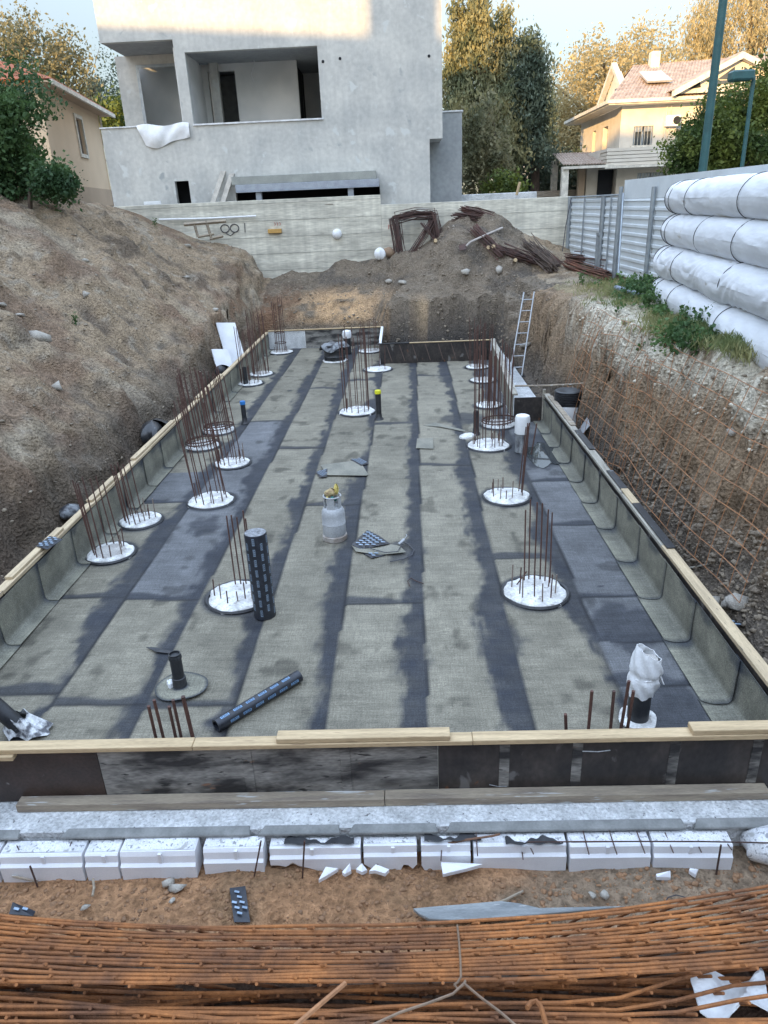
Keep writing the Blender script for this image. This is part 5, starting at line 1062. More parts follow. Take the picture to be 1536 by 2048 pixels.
# upper storey box over the loggia
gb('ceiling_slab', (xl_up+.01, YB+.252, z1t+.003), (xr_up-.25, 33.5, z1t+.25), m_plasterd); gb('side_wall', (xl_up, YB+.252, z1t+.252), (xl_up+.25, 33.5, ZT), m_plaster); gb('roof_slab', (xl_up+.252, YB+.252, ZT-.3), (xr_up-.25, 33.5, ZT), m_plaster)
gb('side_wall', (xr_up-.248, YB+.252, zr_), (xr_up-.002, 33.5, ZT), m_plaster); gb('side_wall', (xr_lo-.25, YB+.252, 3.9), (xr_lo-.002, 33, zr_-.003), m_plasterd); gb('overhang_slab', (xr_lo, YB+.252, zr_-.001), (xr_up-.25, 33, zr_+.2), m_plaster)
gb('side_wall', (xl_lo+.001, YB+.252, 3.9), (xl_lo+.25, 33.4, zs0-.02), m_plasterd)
gb('back_wall', (xl_up, 33.51, 3.9), (xr_up, 33.8, ZT), m_plasterin)
# second loggia: side wall, back wall with door, right opening darkened by black inner walls
YC = YB+2.6
e0, e1 = ony(420, 190, YC).x, ony(474, 190, YC).x; et = ony(445, 142, YC).z; ex = ony(596, 170, YC).x
cellwall(sorted({hx2a-.4, e0, e1, ex}), sorted({zs2-1.0, et, z2t+.25}), lambda x, z: not (e0 < x < e1 and z < et), .2, 'loggia_wall', m_plasterin, t, Matrix.Translation((4, YC-YB, -4)))
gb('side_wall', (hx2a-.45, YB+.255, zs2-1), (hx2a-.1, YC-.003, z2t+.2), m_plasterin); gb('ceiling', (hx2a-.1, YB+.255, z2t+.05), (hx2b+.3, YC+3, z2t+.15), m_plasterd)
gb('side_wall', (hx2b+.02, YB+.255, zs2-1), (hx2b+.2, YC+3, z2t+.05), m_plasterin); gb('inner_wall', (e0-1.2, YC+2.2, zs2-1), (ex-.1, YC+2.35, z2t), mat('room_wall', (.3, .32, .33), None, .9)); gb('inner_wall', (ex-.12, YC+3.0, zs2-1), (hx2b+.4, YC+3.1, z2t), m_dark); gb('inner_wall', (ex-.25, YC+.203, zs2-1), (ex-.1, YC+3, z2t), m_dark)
gb('sill', (hx2a-.02, YB-.05, zs2-.004), (hx2b+.06, YB+.3, zs2+.045), m_ctrim if False else mat('pale_sill', (.75, .76, .77), None, .6)); gb('sill', (xl_lo-.03, YB-.04, zs0+.002), (ony(282, 255, YB).x, YB+.3, zs0+.04), MATS['pale_sill'])
MB().tube([Vector(p)-o_ for p in (ony(503, 102, YC-.4), ony(509, 125, YC-.4), ony(502, 150, YC-.4), ony(507, 163, YC-.4))], .018, 5).build('hanging_cable', MATS['pale_sill'], t)
for px, py in ((646, 123), (858, 112), (680, 117)): MB().lathe([(.05, 0), (.03, .02), (.005, .02)], n=10, M=Matrix.Translation(ony(px, py, YB-.005)-o_) @ Matrix.Rotation(PI/2, 4, 'X')).build('wall_hole', m_dark, t)
# lower annex on the right
ax0, ax1 = xr_lo-.1, ony(924, 300, 29.6).x; azt = ony(905, 224, 29.6).z
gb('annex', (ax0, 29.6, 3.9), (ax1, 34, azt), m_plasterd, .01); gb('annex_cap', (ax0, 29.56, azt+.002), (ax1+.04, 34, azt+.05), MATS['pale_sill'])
# black panels painted for the shade inside the openings
gb('painted_dark', (sx0-.2, YB+1.2, 4.0), (sx1+.2, YB+1.3, szt+.3), m_dark); gb('painted_dark', (dx0-.2, YB+.9, 4.0), (dx1+.3, YB+1.0, dzt+.3), m_dark)
# canopy slab on a steel beam, standing in front of the strip opening
t2 = thing('canopy', 'concrete slab on a steel beam with two stub posts, in front of the grey building', 'canopy', ony(615, 365, 27.6)); o2 = t2.location
ca, cb_ = ony(463, 366, 27.45), ony(752, 352, 27.45)
def cbx(name, x0, x1, y0, y1, z0, z1, m): return MB().box((x0-o2.x, y0-o2.y, z0-o2.z), (x1-o2.x, y1-o2.y, z1-o2.z)).build(name, m, t2, bevel=.01)
zb_ = ony(610, 364, 27.45).z; zt_ = ony(610, 347, 27.45).z
cbx('slab', ca.x, cb_.x, 27.45, 27.99, zb_, zt_, m_mortar if False else mat('slab_concrete', (.33, .34, .31), (.26, .27, .25), .9, scale=3))
cbx('beam', ca.x+.12, cb_.x+.1, 27.42, 27.75, zb_-.22, zb_-.002, m_steelblue); cbx('beam_flange', ca.x+.12, cb_.x+.1, 27.38, 27.8, zb_-.25, zb_-.222, m_steelblue)
for px in (518, 702): x = ony(px, 388, 27.6).x; cbx('post', x-.1, x+.1, 27.5, 27.7, 4.3, zb_-.252, m_steelblue)
for a, b, lb in (((420, 402), (446, 342), 'longer wooden plank leaning on the grey building'), ((440, 402), (463, 347), 'wooden plank leaning beside the canopy slab')):
    A_, B_ = ony(*a, 27.5), ony(*b, 27.95); d = (B_-A_); tag(MB().hexa([A_+Vector(v)-A_ for v in ((-.08, 0, -.2), (.1, 0, -.2), (.1, .05, -.2), (-.08, .05, -.2))]+[B_-A_+Vector(v) for v in ((-.08, 0, 0), (.1, 0, 0), (.1, .05, 0), (-.08, .05, 0))]).build('plank', mat('pale_plank', (.5, .46, .4), None, .8), None, loc=A_), lb, 'plank', 'planks leaning on the grey building')
a, b = ony(288, 410, 27.5), ony(321, 402, 27.5); tag(MB().box((0, 0, 0), (b.x-a.x, .06, b.z-a.z)).build('white_board', m_white, None, bevel=.005, loc=a), 'small white board standing on the concrete wall', 'board')
pa = ony(275, 252, YB-.06)
def plf(u, v):
    x = -1.0+u*1.85; w_ = .62-.12*u+.1*math.sin(5*u); z = .06-v*w_+.04*math.sin(9*u+3*v); return (x+.12*v*(1-u)*2, -.02-.10*math.sin(PI*v)*(.6+.4*math.sin(7*u))-.02*math.sin(15*u+6*v), z)
tag(MB().sheet(plf, 30, 14, .006).build('plastic_sheet', m_white, None, smooth=True, loc=ony(330, 253, YB-.02)), 'white plastic sheet hanging over the loggia parapet', 'plastic sheet')

# ================================================================== FAR HOUSES
def roofsheet(mb, p00, p10, p01, p11, ribs, amp=.05, nv=2, steps=0):
    p00, p10, p01, p11 = map(Vector, (p00, p10, p01, p11)); n = (p10-p00).cross(p01-p00).normalized()
    if n.z < 0: n = -n
    mb.sheet(lambda u, v: tuple(p00.lerp(p10, u).lerp(p01.lerp(p11, u), v)+n*(amp*abs(math.sin(PI*ribs*u))-(.05*((v*steps) % 1) if steps else 0))), ribs*4, max(nv, steps*2), .03); return mb
# left beige house
A_, B_ = Vector((-12.45, 28.6, 0)), Vector((-13.75, 37.4, 0)); ang = math.atan2(B_.y-A_.y, B_.x-A_.x); Lh = (B_-A_).length
t = thing('beige_house', 'beige house with red tiled roof and small window, at the left', 'house', (A_.x, A_.y, 3.9)); t.rotation_euler = (0, 0, ang)
ze = 8.55-3.9; wx = (ony(155, 278, 33.5)); 
# local frame: x runs along the wall away from the camera, y to the left (into the house)
wl0, wl1, wz0, wz1 = 4.35, 5.35, 6.62-3.9, 7.95-3.9
cellwall(sorted({0, wl0, wl1, Lh}), sorted({0, 1.5, wz0, wz1, ze}), lambda x, z: not (wl0 < x < wl1 and wz0 < z < wz1), .25, 'wall', m_beige, t)
MB().box((Lh-.25, .255, 0), (Lh, 9, ze)).build('wall', m_beige, t); MB().box((0, .255, 0), (.25, 9, ze)).build('wall', m_beige, t)
MB().box((0, -.03, 0), (Lh-2.3, -.002, 1.45)).build('base_band', m_beiged, t); MB().box((Lh-2.3, -.03, .75), (Lh, -.002, 1.45)).build('base_band', m_beiged, t); MB().box((Lh-2.2, -.02, 0), (Lh-.1, -.004, .74)).build('arch_opening', m_dark, t)  # arch is a flat black panel painted for its shaded depth
wf = MB().box((wl0-.14, -.06, wz0-.14), (wl1+.14, -.002, wz0-.004)).box((wl0-.14, -.06, wz1+.004), (wl1+.14, -.002, wz1+.14)).box((wl0-.14, -.06, wz0), (wl0-.004, -.002, wz1)).box((wl1+.004, -.06, wz0), (wl1+.14, -.002, wz1)).build('window', m_ctrim, t)
MB().box((wl0+.01, .10, wz0+.01), (wl1-.01, .12, wz1-.01)).build('pane', m_glass, wf); MB().box((wl0+.01, .06, wz0+.01), (wl0+.1, .098, wz1-.01)).box(((wl0+wl1)/2-.03, .06, wz0+.01), ((wl0+wl1)/2+.03, .098, wz1-.01)).build('frame', m_dark, wf)
rm = MB(); roofsheet(rm, (-.5, -.6, ze+.05), (Lh+.6, -.6, ze+.05), (2.5, 4.5, ze+2.0), (Lh-4.0, 4.5, ze+2.0), 40, .04)
rm.add([(Lh+.6, -.6, ze+.05), (Lh+.6, 9.6, ze+.05), (Lh-4.0, 4.5, ze+2.0)], [(0, 1, 2)]); rm.add([(-.5, -.6, ze+.05), (-.5, 9.6, ze+.05), (2.5, 4.5, ze+2.0)], [(0, 2, 1)]); rm.build('roof', m_tile, t)
MB().box((-.5, -.66, ze-.12), (Lh+.62, -.55, ze+.03)).build('gutter', m_ctrim, t); MB().box((-.5, -.54, ze-.06), (Lh+.6, -.002, ze+.0)).build('soffit', m_beiged, t); MB().tube([(Lh-.05, -.08, 0), (Lh-.05, -.08, ze-.1)], .05, 6).build('downpipe', m_ctrim, t)

# right house
t = thing('tiled_house', 'cream two storey house with tiled gabled roof, at the right', 'house', (10.5, 38, 4)); o_ = t.location
def hb_(name, a, b, m, bv=0, par=None): return MB().box(tuple(Vector(a)-o_), tuple(Vector(b)-o_)).build(name, m, par or t, bevel=bv)
w0, w1 = ony(1268, 256, 38).x, ony(1307, 256, 38).x; z0, z1 = ony(1290, 290, 38).z, ony(1290, 252, 38).z
s0, s1 = ony(1352, 265, 38).x, ony(1375, 265, 38).x; q0, q1 = ony(1360, 275, 38).z, ony(1360, 248, 38).z
g0, g1 = ony(1275, 350, 38).x, ony(1330, 350, 38).x; k0, k1 = 4.3, ony(1300, 345, 38).z
def sol(x, z):
    return not ((w0 < x < w1 and z0 < z < z1) or (s0 < x < s1 and q0 < z < q1) or (g0 < x < g1 and k0 < z < k1))
cellwall(sorted({10.5, w0, w1, s0, s1, g0, g1, 24}), sorted({4, k0, k1, z0, z1, q0, q1, 7.9}), sol, .3, 'front_wall', m_cream, t, Matrix.Translation(Vector((0, 38, 0))-o_))
cellwall([38.302, 40.2, 41.1, 42.6, 43.2, 46], [4, 6.1, 7.3, 7.9], lambda y, z: not ((40.2 < y < 41.1 or 42.6 < y < 43.2) and 6.1 < z < 7.3), .3, 'side_wall', m_cream, t, Matrix.Translation(Vector((10.8, 0, 0))-o_) @ Matrix.Rotation(PI/2, 4, 'Z'))
for (a, b, c, d, nm) in ((w0, w1, z0, z1, 1), (s0, s1, q0, q1, 1), (g0, g1, k0, k1, 1)):
    wn = MB().box(tuple(Vector((a+.004, 38.08, c+.004))-o_), tuple(Vector((a+.08, 38.16, d-.004))-o_)).box(tuple(Vector((b-.08, 38.08, c+.004))-o_), tuple(Vector((b-.004, 38.16, d-.004))-o_)).box(tuple(Vector(((a+b)/2-.03, 38.08, c+.004))-o_), tuple(Vector(((a+b)/2+.03, 38.16, d-.004))-o_)).box(tuple(Vector((a+.082, 38.08, d-.22))-o_), tuple(Vector((b-.082, 38.16, d-.005))-o_)).build('window', m_steel, t)
    MB().box(tuple(Vector((a, 38.2, c))-o_), tuple(Vector((b, 38.22, d))-o_)).build('pane', m_glass, wn)
    gm = MB(); n = max(3, int((b-a)/.14))
    for k in range(n): x = a+.08+(b-a-.16)*k/(n-1); gm.tube([Vector((x, 38.04, c))-o_, Vector((x, 38.04, d))-o_], .012, 4)
    gm.build('grille', m_ctrim, wn)
    hb_('sill', (a-.1, 37.93, c-.1), (b+.1, 37.998, c-.01), m_ctrim)
for y0, y1 in ((40.2, 41.1), (42.6, 43.2)): hb_('pane', (10.72, y0, 6.1), (10.74, y1, 7.3), m_glass)
hb_('back_wall', (10.85, 45.9, 4), (24, 46.2, 7.9), m_cream); hb_('painted_dark', (10.9, 39.4, 4), (23.9, 39.5, 7.85), m_dark)  # black sheet behind the panes stands in for unlit rooms
# balcony band of stone courses
by0 = ony(1270, 330, 36.8); bz0, bz1 = by0.z, ony(1270, 294, 36.8).z
bl = ony(1213, 315, 36.8).x
bm_ = MB(); 
for k in range(5):
    z = bz0+(bz1-bz0)*k/5; bm_.box(tuple(Vector((bl+.02*(k % 2), 36.8-.012*(k % 2), z+.01))-o_), tuple(Vector((14.2, 37.98, z+(bz1-bz0)/5-.012))-o_))
bm_.build('balcony', m_cream, t); hb_('balcony_slab', (bl-.05, 36.74, bz0-.1), (14.25, 37.99, bz0), m_ctrim)
hb_('side_balcony', (bl, 38.01, bz0), (10.49, 42, bz1), m_cream)
dr_ = hb_('door', (ony(1195, 370, 38.5).x, 38.48, 4.0), (10.45, 38.55, 5.5), m_dark); hb_('door_wall', (9.2, 38.56, 4), (10.48, 38.8, 5.55), m_cream)
# eaves
eL = ony(1245, 214, 37.5); hb_('eaves', (9.7, 37.3, 7.9), (24, 37.98, 8.02), m_ctrim); hb_('gutter', (9.62, 37.2, 7.96), (24, 37.3, 8.1), m_ctrim); hb_('eaves', (9.7, 37.99, 7.9), (10.48, 46.4, 8.02), m_ctrim); hb_('gutter', (9.6, 37.31, 7.96), (9.7, 46.4, 8.1), m_ctrim)
rm = MB(); S = lambda *p: tuple(Vector(p)-o_)
roofsheet(rm, S(9.65, 37.25, 8.08), S(24, 37.25, 8.08), S(11.75, 41.2, 9.92), S(24, 41.2, 10.25), 84, .04, 2, 12)
roofsheet(rm, S(11.0, 46.4, 8.2), S(24, 46.4, 8.2), S(11.75, 41.25, 9.92), S(24, 41.25, 10.25), 70, .04); rm.build('roof', m_tilew, t)
# small gable on the left end
gmv = MB(); gy = 41.2; ap = Vector((10.95, gy, 9.86))
gmv.add([S(10.95, 38.6, 8.05), S(10.95, 43.8, 8.05), S(10.95, gy, 9.75), S(11.2, 38.6, 8.05), S(11.2, 43.8, 8.05), S(11.2, gy, 9.75)], [(0, 2, 1), (3, 4, 5), (0, 3, 5, 2), (1, 2, 5, 4)]); gmv.build('gable', m_cream, t)
for y0, y1 in ((38.2, gy), (44.2, gy)):
    MB().hexa([S(10.7, y0, 7.98), S(10.95, y0, 7.98), S(10.95, y1, 9.9), S(10.7, y1, 9.9), S(10.7, y0, 8.2), S(10.95, y0, 8.2), S(10.95, y1, 10.12), S(10.7, y1, 10.12)]).build('barge_board', m_ctrim, t)
hb_('window', (10.90, 40.3, 8.3), (10.945, 41.0, 8.95), m_glass); hb_('window', (10.90, 41.3, 8.3), (10.945, 41.9, 8.8), m_ctrim)
# front gable on the right
apx, apz = ony(1487, 110, 36.9).x, ony(1487, 110, 36.9).z; gl_, gr2 = ony(1348, 186, 36.9).x, 2*ony(1487, 110, 36.9).x-ony(1348, 186, 36.9).x; gzb = ony(1352, 186, 36.9).z
MB().add([S(gl_, 37.2, gzb), S(gr2, 37.2, gzb), S(apx, 37.2, apz-.15), S(gl_, 37.5, gzb), S(gr2, 37.5, gzb), S(apx, 37.5, apz-.15)], [(0, 1, 2), (3, 5, 4), (0, 2, 5, 3), (1, 4, 5, 2)]).build('gable', m_cream, t)
for xe in (gl_, gr2): MB().hexa([S(xe, 36.85, gzb-.12), S(xe, 37.19, gzb-.12), S(apx, 37.19, apz-.12), S(apx, 36.85, apz-.12), S(xe, 36.85, gzb+.12), S(xe, 37.19, gzb+.12), S(apx, 37.19, apz+.12), S(apx, 36.85, apz+.12)]).build('barge_board', m_ctrim, t)
rm = MB(); roofsheet(rm, S(gl_, 36.9, gzb+.1), S(gl_, 42, gzb+.1), S(apx, 36.9, apz+.1), S(apx, 42, apz+.1), 20, .05); roofsheet(rm, S(gr2, 36.9, gzb+.1), S(gr2, 42, gzb+.1), S(apx, 36.9, apz+.1), S(apx, 42, apz+.1), 20, .05); rm.build('roof', m_tilew, t)
def tri(pix, Y, name, m): P = [ony(x, y, Y)-o_ for x, y in pix]; n = len(P); return MB().add([tuple(p) for p in P]+[tuple(p+Vector((0, .03, 0))) for p in P], [tuple(range(n)), tuple(range(2*n-1, n-1, -1))]+[(i, n+i, n+(i+1) % n, (i+1) % n) for i in range(n)]).build(name, m, t)
tri([(1436, 158), (1470, 133), (1470, 158)], 37.16, 'window', m_glass); tri([(1434, 168), (1434, 161), (1468, 160), (1468, 167)], 37.16, 'window', m_glass); tri([(1489, 133), (1512, 150), (1489, 156)], 37.16, 'window', m_glass); tri([(1378, 178), (1400, 164), (1402, 174)], 37.16, 'window', m_dark)
cx_ = ony(1308, 130, 41.0); hb_('chimney', (cx_.x-.22, 40.8, 9.7), (cx_.x+.22, 41.25, cx_.z+.55), m_ctrim, .02)
sp0 = ony(1293, 178, 38.6); MB().hexa([S(sp0.x, 38.6, 8.86), S(sp0.x+1.15, 38.6, 8.86), S(sp0.x+.95, 39.7, 9.4), S(sp0.x-.1, 39.7, 9.4), S(sp0.x, 38.55, 8.93), S(sp0.x+1.15, 38.55, 8.93), S(sp0.x+.95, 39.65, 9.47), S(sp0.x-.1, 39.65, 9.47)]).build('solar_panel', mat('panel_glass', (.45, .42, .40), None, .3, bump=0), t)
ac = ony(1348, 240, 37.7); a_ = hb_('air_conditioner', (ac.x-.38, 37.6, ac.z-.25), (ac.x+.28, 37.98, ac.z+.2), m_white, .02); MB().lathe([(.17, -.02), (.17, .01), (.15, .01), (.005, .0)], n=18, M=Matrix.Translation(Vector((ac.x+.1, 37.59, ac.z-.02))-o_) @ Matrix.Rotation(PI/2, 4, 'X')).build('fan_grille', m_dark, a_)
bxp = ony(1385, 230, 37.8); hb_('wall_box', (bxp.x-.25, 37.8, bxp.z-.2), (bxp.x+.2, 37.98, bxp.z+.15), m_ctrim, .02)
for px in (1330, 1338): x = ony(px, 260, 37.95).x; MB().tube([Vector((x, 37.94, 6.2))-o_, Vector((x, 37.94, 7.85))-o_], .03, 5).build('downpipe', m_ctrim, t)
# pergola
t = thing('tiled_pergola', 'tiled porch roof on white columns beside the cream house', 'pergola', (8.5, 38, 4)); o_ = t.location
rm = MB(); roofsheet(rm, S(*ony(1127, 330, 36.8)), S(*ony(1222, 327, 36.8)), S(*ony(1105, 308, 41.5)), S(*ony(1195, 305, 41.5)), 16, .05); rm.build('roof', m_tilew, t)
p_ = ony(1127, 333, 36.8); MB().box(S(p_.x, 36.75, p_.z-.12), S(10.0, 36.85, p_.z-.01)).build('beam', m_ctrim, t)
for px, Y in ((1129, 37.0), (1108, 41.2), (1162, 38.6)): x = ony(px, 360, Y).x; zt_ = ony(px, 322 if Y > 40 else 334, Y).z; MB().box(S(x-.16, Y-.16, 3.9), S(x+.16, Y+.16, zt_)).build('column', m_ctrim if Y != 38.6 else m_beiged, t, bevel=.02)
tag(MB().box((-2.2, 0, 0), (2.5, .12, .38)).build('low_fence', m_woodgrey, None, loc=ony(1160, 395, 40)), 'low wooden fence in front of the porch', 'fence')
a = ony(960, 398, 30.5); tag(MB().box((-1.1, 0, -.2), (2.2, .8, .18)).build('concrete_kerb', m_conc, None, bevel=.02, loc=a), 'low concrete kerb behind the wall beside the grey annex', 'kerb')
a = ony(1033, 390, 30); tag(MB().tube([(0, 0, 0), (.12, 0, .45)], .05, 4).build('stake', m_wood, None, loc=a), 'short pale wooden stake behind the concrete wall', 'stake')
t = thing('distant_house', 'distant small house with orange tiled roof among the dark trees', 'house', (13, 62, 4)); o_ = t.location
xa, xb_ = ony(1056, 300, 62).x, ony(1100, 300, 62).x; zt_ = ony(1080, 302, 62).z
MB().box(S(xa+.2, 62, 3.9), S(xb_-.2, 67, zt_)).build('wall', m_ctrim, t); rm = MB(); roofsheet(rm, S(xa-.2, 61.7, zt_), S(xb_+.2, 61.7, zt_), S(xa+.4, 64.5, zt_+.9), S(xb_-.3, 64.5, zt_+.9), 14, .05); rm.build('roof', m_tile, t)

# lamp posts
t = thing('street_pole', 'thick dark green pole rising out of the picture behind the fence', 'pole', (6.45, 16.5, 2.3)); a, b = ony(1405, 340, 16.5), ony(1447, 0, 16.5)
MB().tube([Vector((a.x-6.45, 0, 0)), Vector((b.x-6.45, 0, 9.5))], [.088, .072], 14).build('shaft', m_green, t, smooth=True); MB().lathe([(.2, 0), (.2, .03), (.15, .05), (.15, .3)], n=14).build('foot', m_green, t)
a, b = ony(1485, 335, 22), ony(1508, 152, 22)
t = thing('street_lamp', 'green street lamp with a flat box head facing left', 'street lamp', (a.x, 22, 2.3))
MB().tube([(0, 0, 0), (b.x-a.x, 0, b.z-2.3)], [.058, .052], 12).build('shaft', m_green, t, smooth=True); MB().tube([(b.x-a.x, 0, b.z-2.3-.03), (b.x-a.x-.35, 0, b.z-2.3-.05)], .04, 8).build('arm', m_green, t)
MB().box((b.x-a.x-.62, -.2, b.z-2.3-.10), (b.x-a.x-.05, .2, b.z-2.3+.14)).build('lamp_head', m_green, t, bevel=.04)

# ================================================================== UNSEEN BUILDING BEHIND THE CAMERA, SHAPED TO SHADE THE SITE
t = thing('shade_building', 'unseen pale apartment block behind the photographer, placed to cast the long evening shade', 'building'); hdir = Vector((-tosun.x, -tosun.y, 0)).normalized(); ux = Vector((hdir.y, -hdir.x, 0))
o_ = hdir*-31+ux*-7; t.location = o_; t.rotation_euler = (0, 0, math.atan2(ux.y, ux.x)); HB = 18.15
MB().box((-21, -6, 0), (21, 6, HB)).build('wall', m_cream, t); MB().box((-6.05, -4, HB+.01), (-3.85, 5.9, HB+4)).build('shade_tower', m_cream, t)  # raised block sized so its shade ends the lit patch on the wall
for fl_ in range(5):
    for k in range(10):
        f = MB().box((-19.3+4*k, 5.98, 2+3.1*fl_), (-17.6+4*k, 6.03, 3.5+3.1*fl_)).build('window', m_ctrim, t)
# ================================================================== VEGETATION
def leafquads(P, size, asp=.55, up=None, jit=.4):
    n = len(P); a = RNG.normal(size=(n, 3)); 
    if up is not None: a = a*jit+np.asarray(up)
    a /= np.linalg.norm(a, axis=1)[:, None]; b = np.cross(a, RNG.normal(size=(n, 3))); b /= np.linalg.norm(b, axis=1)[:, None]
    s = size*(.4+1.25*RNG.random(n)**1.6)[:, None]; a = a*s; b = b*s*asp
    V_ = np.stack([P-a*.5, P+b*.5-a*.05, P+a*.5, P-b*.5-a*.05], 1).reshape(-1, 3); return V_, np.arange(4*n).reshape(-1, 4)
def clumped(C, per, sig):
    n = len(C); return (np.repeat(C, per, 0)+RNG.normal(size=(n*per, 3))*np.repeat(np.broadcast_to(sig, (n, 3)) if np.ndim(sig) else np.full((n, 3), sig), per, 0))
def tree(name, label, cat, base, C, per, sig, size, m, group=None, trunk=None, limbs=5, asp=.55, up=None, jit=.4):
    t = thing(name, label, cat, base, group); C = np.asarray(C, float)
    P = clumped(C, per, sig); V_, F_ = leafquads(P, size, asp, up, jit); npmesh('crown', V_, F_, m, t)
    r = trunk or .15; mb = MB(); zt_ = np.percentile(C[:, 2], 85); cxy = C[:, :2].mean(0)*.6
    mb.tube([(0, 0, -.3), (cxy[0]*.2, cxy[1]*.2, zt_*.3), (cxy[0]*.6+.1, cxy[1]*.6, zt_*.65), (cxy[0], cxy[1], zt_)], [r, r*.85, r*.55, r*.15], 9)
    for k in range(limbs):
        c = C[RNG.integers(len(C))]; z0 = min(max(c[2]*.55, zt_*.2), zt_*.7); mb.tube([(cxy[0]*z0/zt_, cxy[1]*z0/zt_, z0), (c[0]*.5, c[1]*.5, (z0+c[2])/2+.1), tuple(c)], [r*.4, r*.25, r*.06], 6)
    mb.build('trunk', m_bark, t, smooth=True); return t
def blob(c, rx, ry, rz, n, hollow=.45, seed=0, cut=-1):
    o = []
    while len(o) < n:
        d = RNG.normal(size=3); d /= np.linalg.norm(d); rr = (hollow+(1-hollow)*RNG.random()**.6)*(1+.28*float(vn(d[0]*1.8, d[1]*1.8, d[2]*1.8, 200+seed))+.15*float(vn(d[0]*4, d[1]*4, d[2]*4, 210+seed)))
        if d[2] < cut: continue
        o.append((c[0]+d[0]*rx*rr, c[1]+d[1]*ry*rr, c[2]+d[2]*rz*rr))
    return o
def pixblob(px, py, w_, h_, Y, base, n, seed=0, depth=None, hollow=.45):
    c = ony(px, py, Y)-Vector(base); s = Y/F*1.06; return blob(c, w_*.5*s, depth or w_*.45*s, h_*.5*s, n, hollow, seed)
def spire(px, ytop, ybot, wpx, Y, base, n, pw=.8):
    a, b = ony(px, ytop, Y)-Vector(base), ony(px, ybot, Y)-Vector(base); R_ = wpx*.5*Y/F*1.06; o = []
    for _ in range(n):
        v = RNG.random()**.75; th_ = RNG.random()*6.28; env = R_*(.06+.94*v**pw)*(1+.25*math.sin(v*26+3*math.sin(th_)))
        r = env*(.35+.65*RNG.random()**.5); p = a.lerp(b, v); o.append((p.x+r*math.cos(th_), p.y+r*math.sin(th_), p.z-.1*r))
    return o
# left: citrus bushes on the bank crest
bs = (-11.6, 20.5, 4.6); C = pixblob(-42, 275, 205, 190, 20.5, bs, 120, 1)+pixblob(-40, 225, 240, 130, 20.5, bs, 70, 2)+pixblob(12, 350, 110, 80, 20.2, bs, 40, 4)
t = tree('citrus_tree', 'dense green citrus tree on the crest of the left bank', 'tree', bs, C, 130, .2, .12, l_citrus, trunk=.14)
bs = (-9.35, 19.6, 4.7); tree('citrus_bush', 'low citrus bush trailing down the bank crest in front of the beige house', 'bush', bs, pixblob(108, 362, 66, 44, 19.6, bs, 46, 3), 110, .15, .1, l_citrus, trunk=.06)
bs = (-24, 46, 4); tree('tall_tree', 'tall airy tree behind the beige house, partly in sun', 'tree', bs, pixblob(45, 130, 190, 130, 46, bs, 60, 5)+pixblob(120, 145, 90, 90, 46, bs, 26, 6)+pixblob(0, 95, 120, 100, 46, bs, 30, 7), 110, .4, .2, l_olive, trunk=.3, limbs=14)
bs = (-24.5, 58, 4); tree('layered_conifer', 'small distant conifer with tiered branches left of the grey building', 'tree', bs, spire(185, 150, 260, 48, 58, bs, 60), 60, (.3, .3, .08), .2, l_dark, trunk=.15)
bs = (-20.5, 52, 4); tree('slender_tree', 'slender thin leaved tree against the sky beside the grey building', 'tree', bs, pixblob(222, 180, 46, 120, 52, bs, 34, 8)+pixblob(240, 230, 40, 60, 52, bs, 14, 9), 40, .4, .17, l_dark, trunk=.12, limbs=10)
bs = (-17.2, 44, 4); tree('shrub', 'yellow green shrub between the beige house and the grey building', 'bush', bs, pixblob(228, 245, 75, 60, 44, bs, 40, 10), 130, .35, .17, l_hedge, trunk=.1)
# middle: conifers beside the grey building
bs = (4.4, 40, 4); C = spire(955, -25, 330, 130, 40, bs, 210)+spire(918, -5, 330, 100, 40.5, bs, 120)+spire(1005, 15, 330, 95, 40.5, bs, 110)
tree('cypress', 'tall many pointed conifer with golden sunlit side right of the grey building', 'tree', bs, C, 95, (.2, .2, .32), .2, l_conifer, trunk=.3, limbs=8, asp=.4, up=(0, 0, 1.0), jit=.55)
bs = (7.2, 41, 4); tree('dark_conifer', 'dark pointed conifer behind and right of the golden one', 'tree', bs, spire(1062, 70, 320, 95, 41, bs, 150)+pixblob(1040, 200, 100, 200, 41, bs, 90, 11), 95, (.24, .24, .28), .19, l_dark, trunk=.25, asp=.4, up=(0, 0, .8), jit=.6)
bs = (4.9, 36.5, 4); tree('shrub', 'tall grey green shrub beside the grey annex', 'bush', bs, pixblob(965, 315, 85, 160, 36.5, bs, 110, 12), 60, (.2, .2, .3), .17, l_olive, trunk=.1, up=(0, 0, .6), jit=.8)
bs = (5.6, 35, 4); tree('shrub', 'low bright green shrub behind the concrete wall', 'bush', bs, pixblob(1010, 375, 70, 50, 35, bs, 36, 13), 60, .18, .15, l_hedge, trunk=.06)
bs = (8.2, 44, 4); tree('dark_bush', 'mass of dark shrubs left of the porch', 'bush', bs, pixblob(1065, 350, 110, 110, 44, bs, 80, 14)+pixblob(1140, 360, 90, 70, 45, bs, 40, 21), 90, .35, .2, l_dark, trunk=.12)
bs = (13.5, 52, 4); C = pixblob(1165, 190, 150, 150, 52, bs, 80, 15)+pixblob(1270, 150, 190, 110, 53, bs, 70, 16)+pixblob(1130, 280, 110, 110, 51, bs, 50, 17)+pixblob(1180, 300, 100, 90, 51, bs, 30, 22)
tree('golden_tree', 'broad golden leaved tree behind the cream house', 'tree', bs, C, 120, .5, .2, l_gold, trunk=.35, limbs=16)
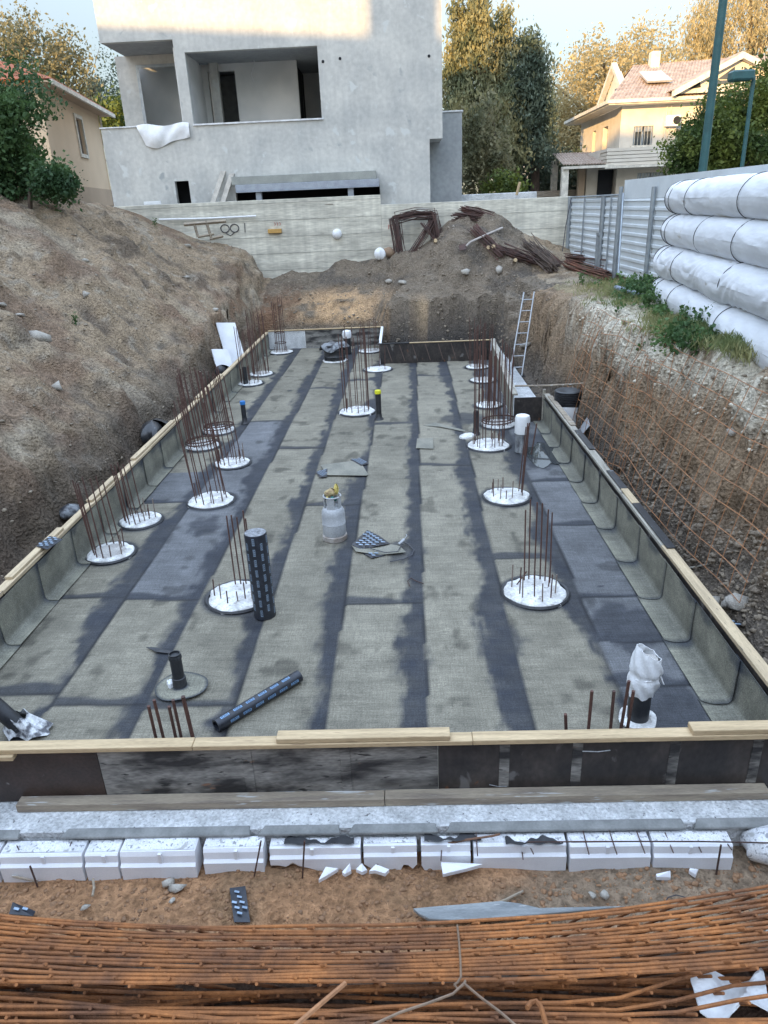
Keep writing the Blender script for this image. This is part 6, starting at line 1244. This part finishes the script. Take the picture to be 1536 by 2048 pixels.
bs = (26, 60, 4); C = pixblob(1450, 70, 160, 140, 60, bs, 60, 18)+pixblob(1520, 20, 140, 150, 61, bs, 60, 19)+pixblob(1395, 110, 80, 70, 60, bs, 24, 20)+pixblob(1420, 60, 70, 60, 60, bs, 16, 23)
tree('eucalyptus', 'tall drooping eucalyptus in warm light at the upper right', 'tree', bs, C, 130, (.5, .5, .7), .26, l_gold, trunk=.4, limbs=16, asp=.28, up=(0, 0, -1), jit=.5)
bs = (10.0, 24.0, 2.3); C = pixblob(1440, 290, 140, 120, 24, bs, 110, 24)+pixblob(1388, 308, 84, 66, 23.6, bs, 40, 25)+pixblob(1478, 225, 90, 80, 24.5, bs, 50, 27)
tree('hedge_tree', 'dense green leafy tree just behind the fence and thick pole', 'tree', bs, C, 130, .2, .11, l_hedge, trunk=.12)
bs = (12.2, 25.0, 2.3); tree('hedge_tree', 'green leafy tree at the right edge behind the street lamp', 'tree', bs, pixblob(1530, 255, 120, 170, 25, bs, 120, 26), 120, .22, .11, l_hedge, trunk=.12)

# weeds on the right bank
wp = []
def weedpatch(pix, n, sig, hgt):
    C = []
    for _ in range(n):
        px, py = pix[RNG.integers(len(pix))]; p, nn = hit(px+RNG.normal()*sig, py+RNG.normal()*sig*.45)
        if p is None or p.z < 1.6 or p.x > 5.8: continue
        C.append((p.x, p.y, p.z+hgt*RNG.random()))
    return np.array(C)
C = weedpatch([(1290, 585), (1340, 590), (1370, 600), (1395, 615), (1400, 640), (1365, 690), (1345, 575), (1380, 640), (1310, 600), (1250, 580), (1400, 600), (1420, 640), (1330, 620)], 620, 26, .24); V_, F_ = leafquads(clumped(C, 22, .05), .055, .85)
stuff(npmesh('ground_cover', V_, F_, l_weed))
C = weedpatch([(1260, 575), (1300, 570), (1350, 640), (1400, 660), (1440, 680), (1470, 690), (1500, 700), (1250, 600), (1330, 655), (1210, 575)], 700, 26, .03); P = clumped(C, 18, (.10, .10, .0)); P[:, 2] += .05
V_, F_ = leafquads(P, .14, .1, (0, 0, 1), .45); stuff(npmesh('grass', V_, F_, l_straw))
def weed(px, py, h, n, label, m=l_weed, group='tall weeds on the right bank'):
    p, _ = hit(px, py); t = thing('weed', label, 'plant', p, group); mb = MB(); L_ = []
    for k in range(n):
        a = RNG.random()*6.28; s = .15+.2*RNG.random(); top = Vector((s*math.cos(a)*h, s*math.sin(a)*h, h*(.7+.4*RNG.random()))); mb.tube([(0, 0, 0), top*.5+Vector((0, 0, .05)), top], [.006, .005, .002], 4)
        for q in range(12): L_.append(top*(.25+.75*q/12)+Vector(RNG.normal(size=3)*.035))
    mb.build('stem', m, t); V_, F_ = leafquads(np.array([tuple(v) for v in L_]), .06, .5); npmesh('leaves', V_, F_, m, t); return t
weed(1275, 540, .55, 7, 'tall weed by the fence post left of the rolls'); weed(1165, 570, .35, 8, 'small round weed in front of the rusty bars'); weed(1335, 570, .45, 6, 'dark weed against the end of the lowest roll', l_citrus); weed(1420, 600, .5, 7, 'grey green weed in front of the lowest roll, middle', l_olive); weed(1435, 640, .45, 8, 'grey weed with small leaves near the open grey pipe', l_olive); weed(1480, 650, .4, 6, 'thin grassy weed beside the open grey pipe', l_straw)
weed(310, 455, .3, 6, 'small green weed high on the left bank', l_citrus, 'small weeds on the left bank'); weed(152, 650, .22, 5, 'tiny green weed in the middle of the left bank', l_citrus, 'small weeds on the left bank')
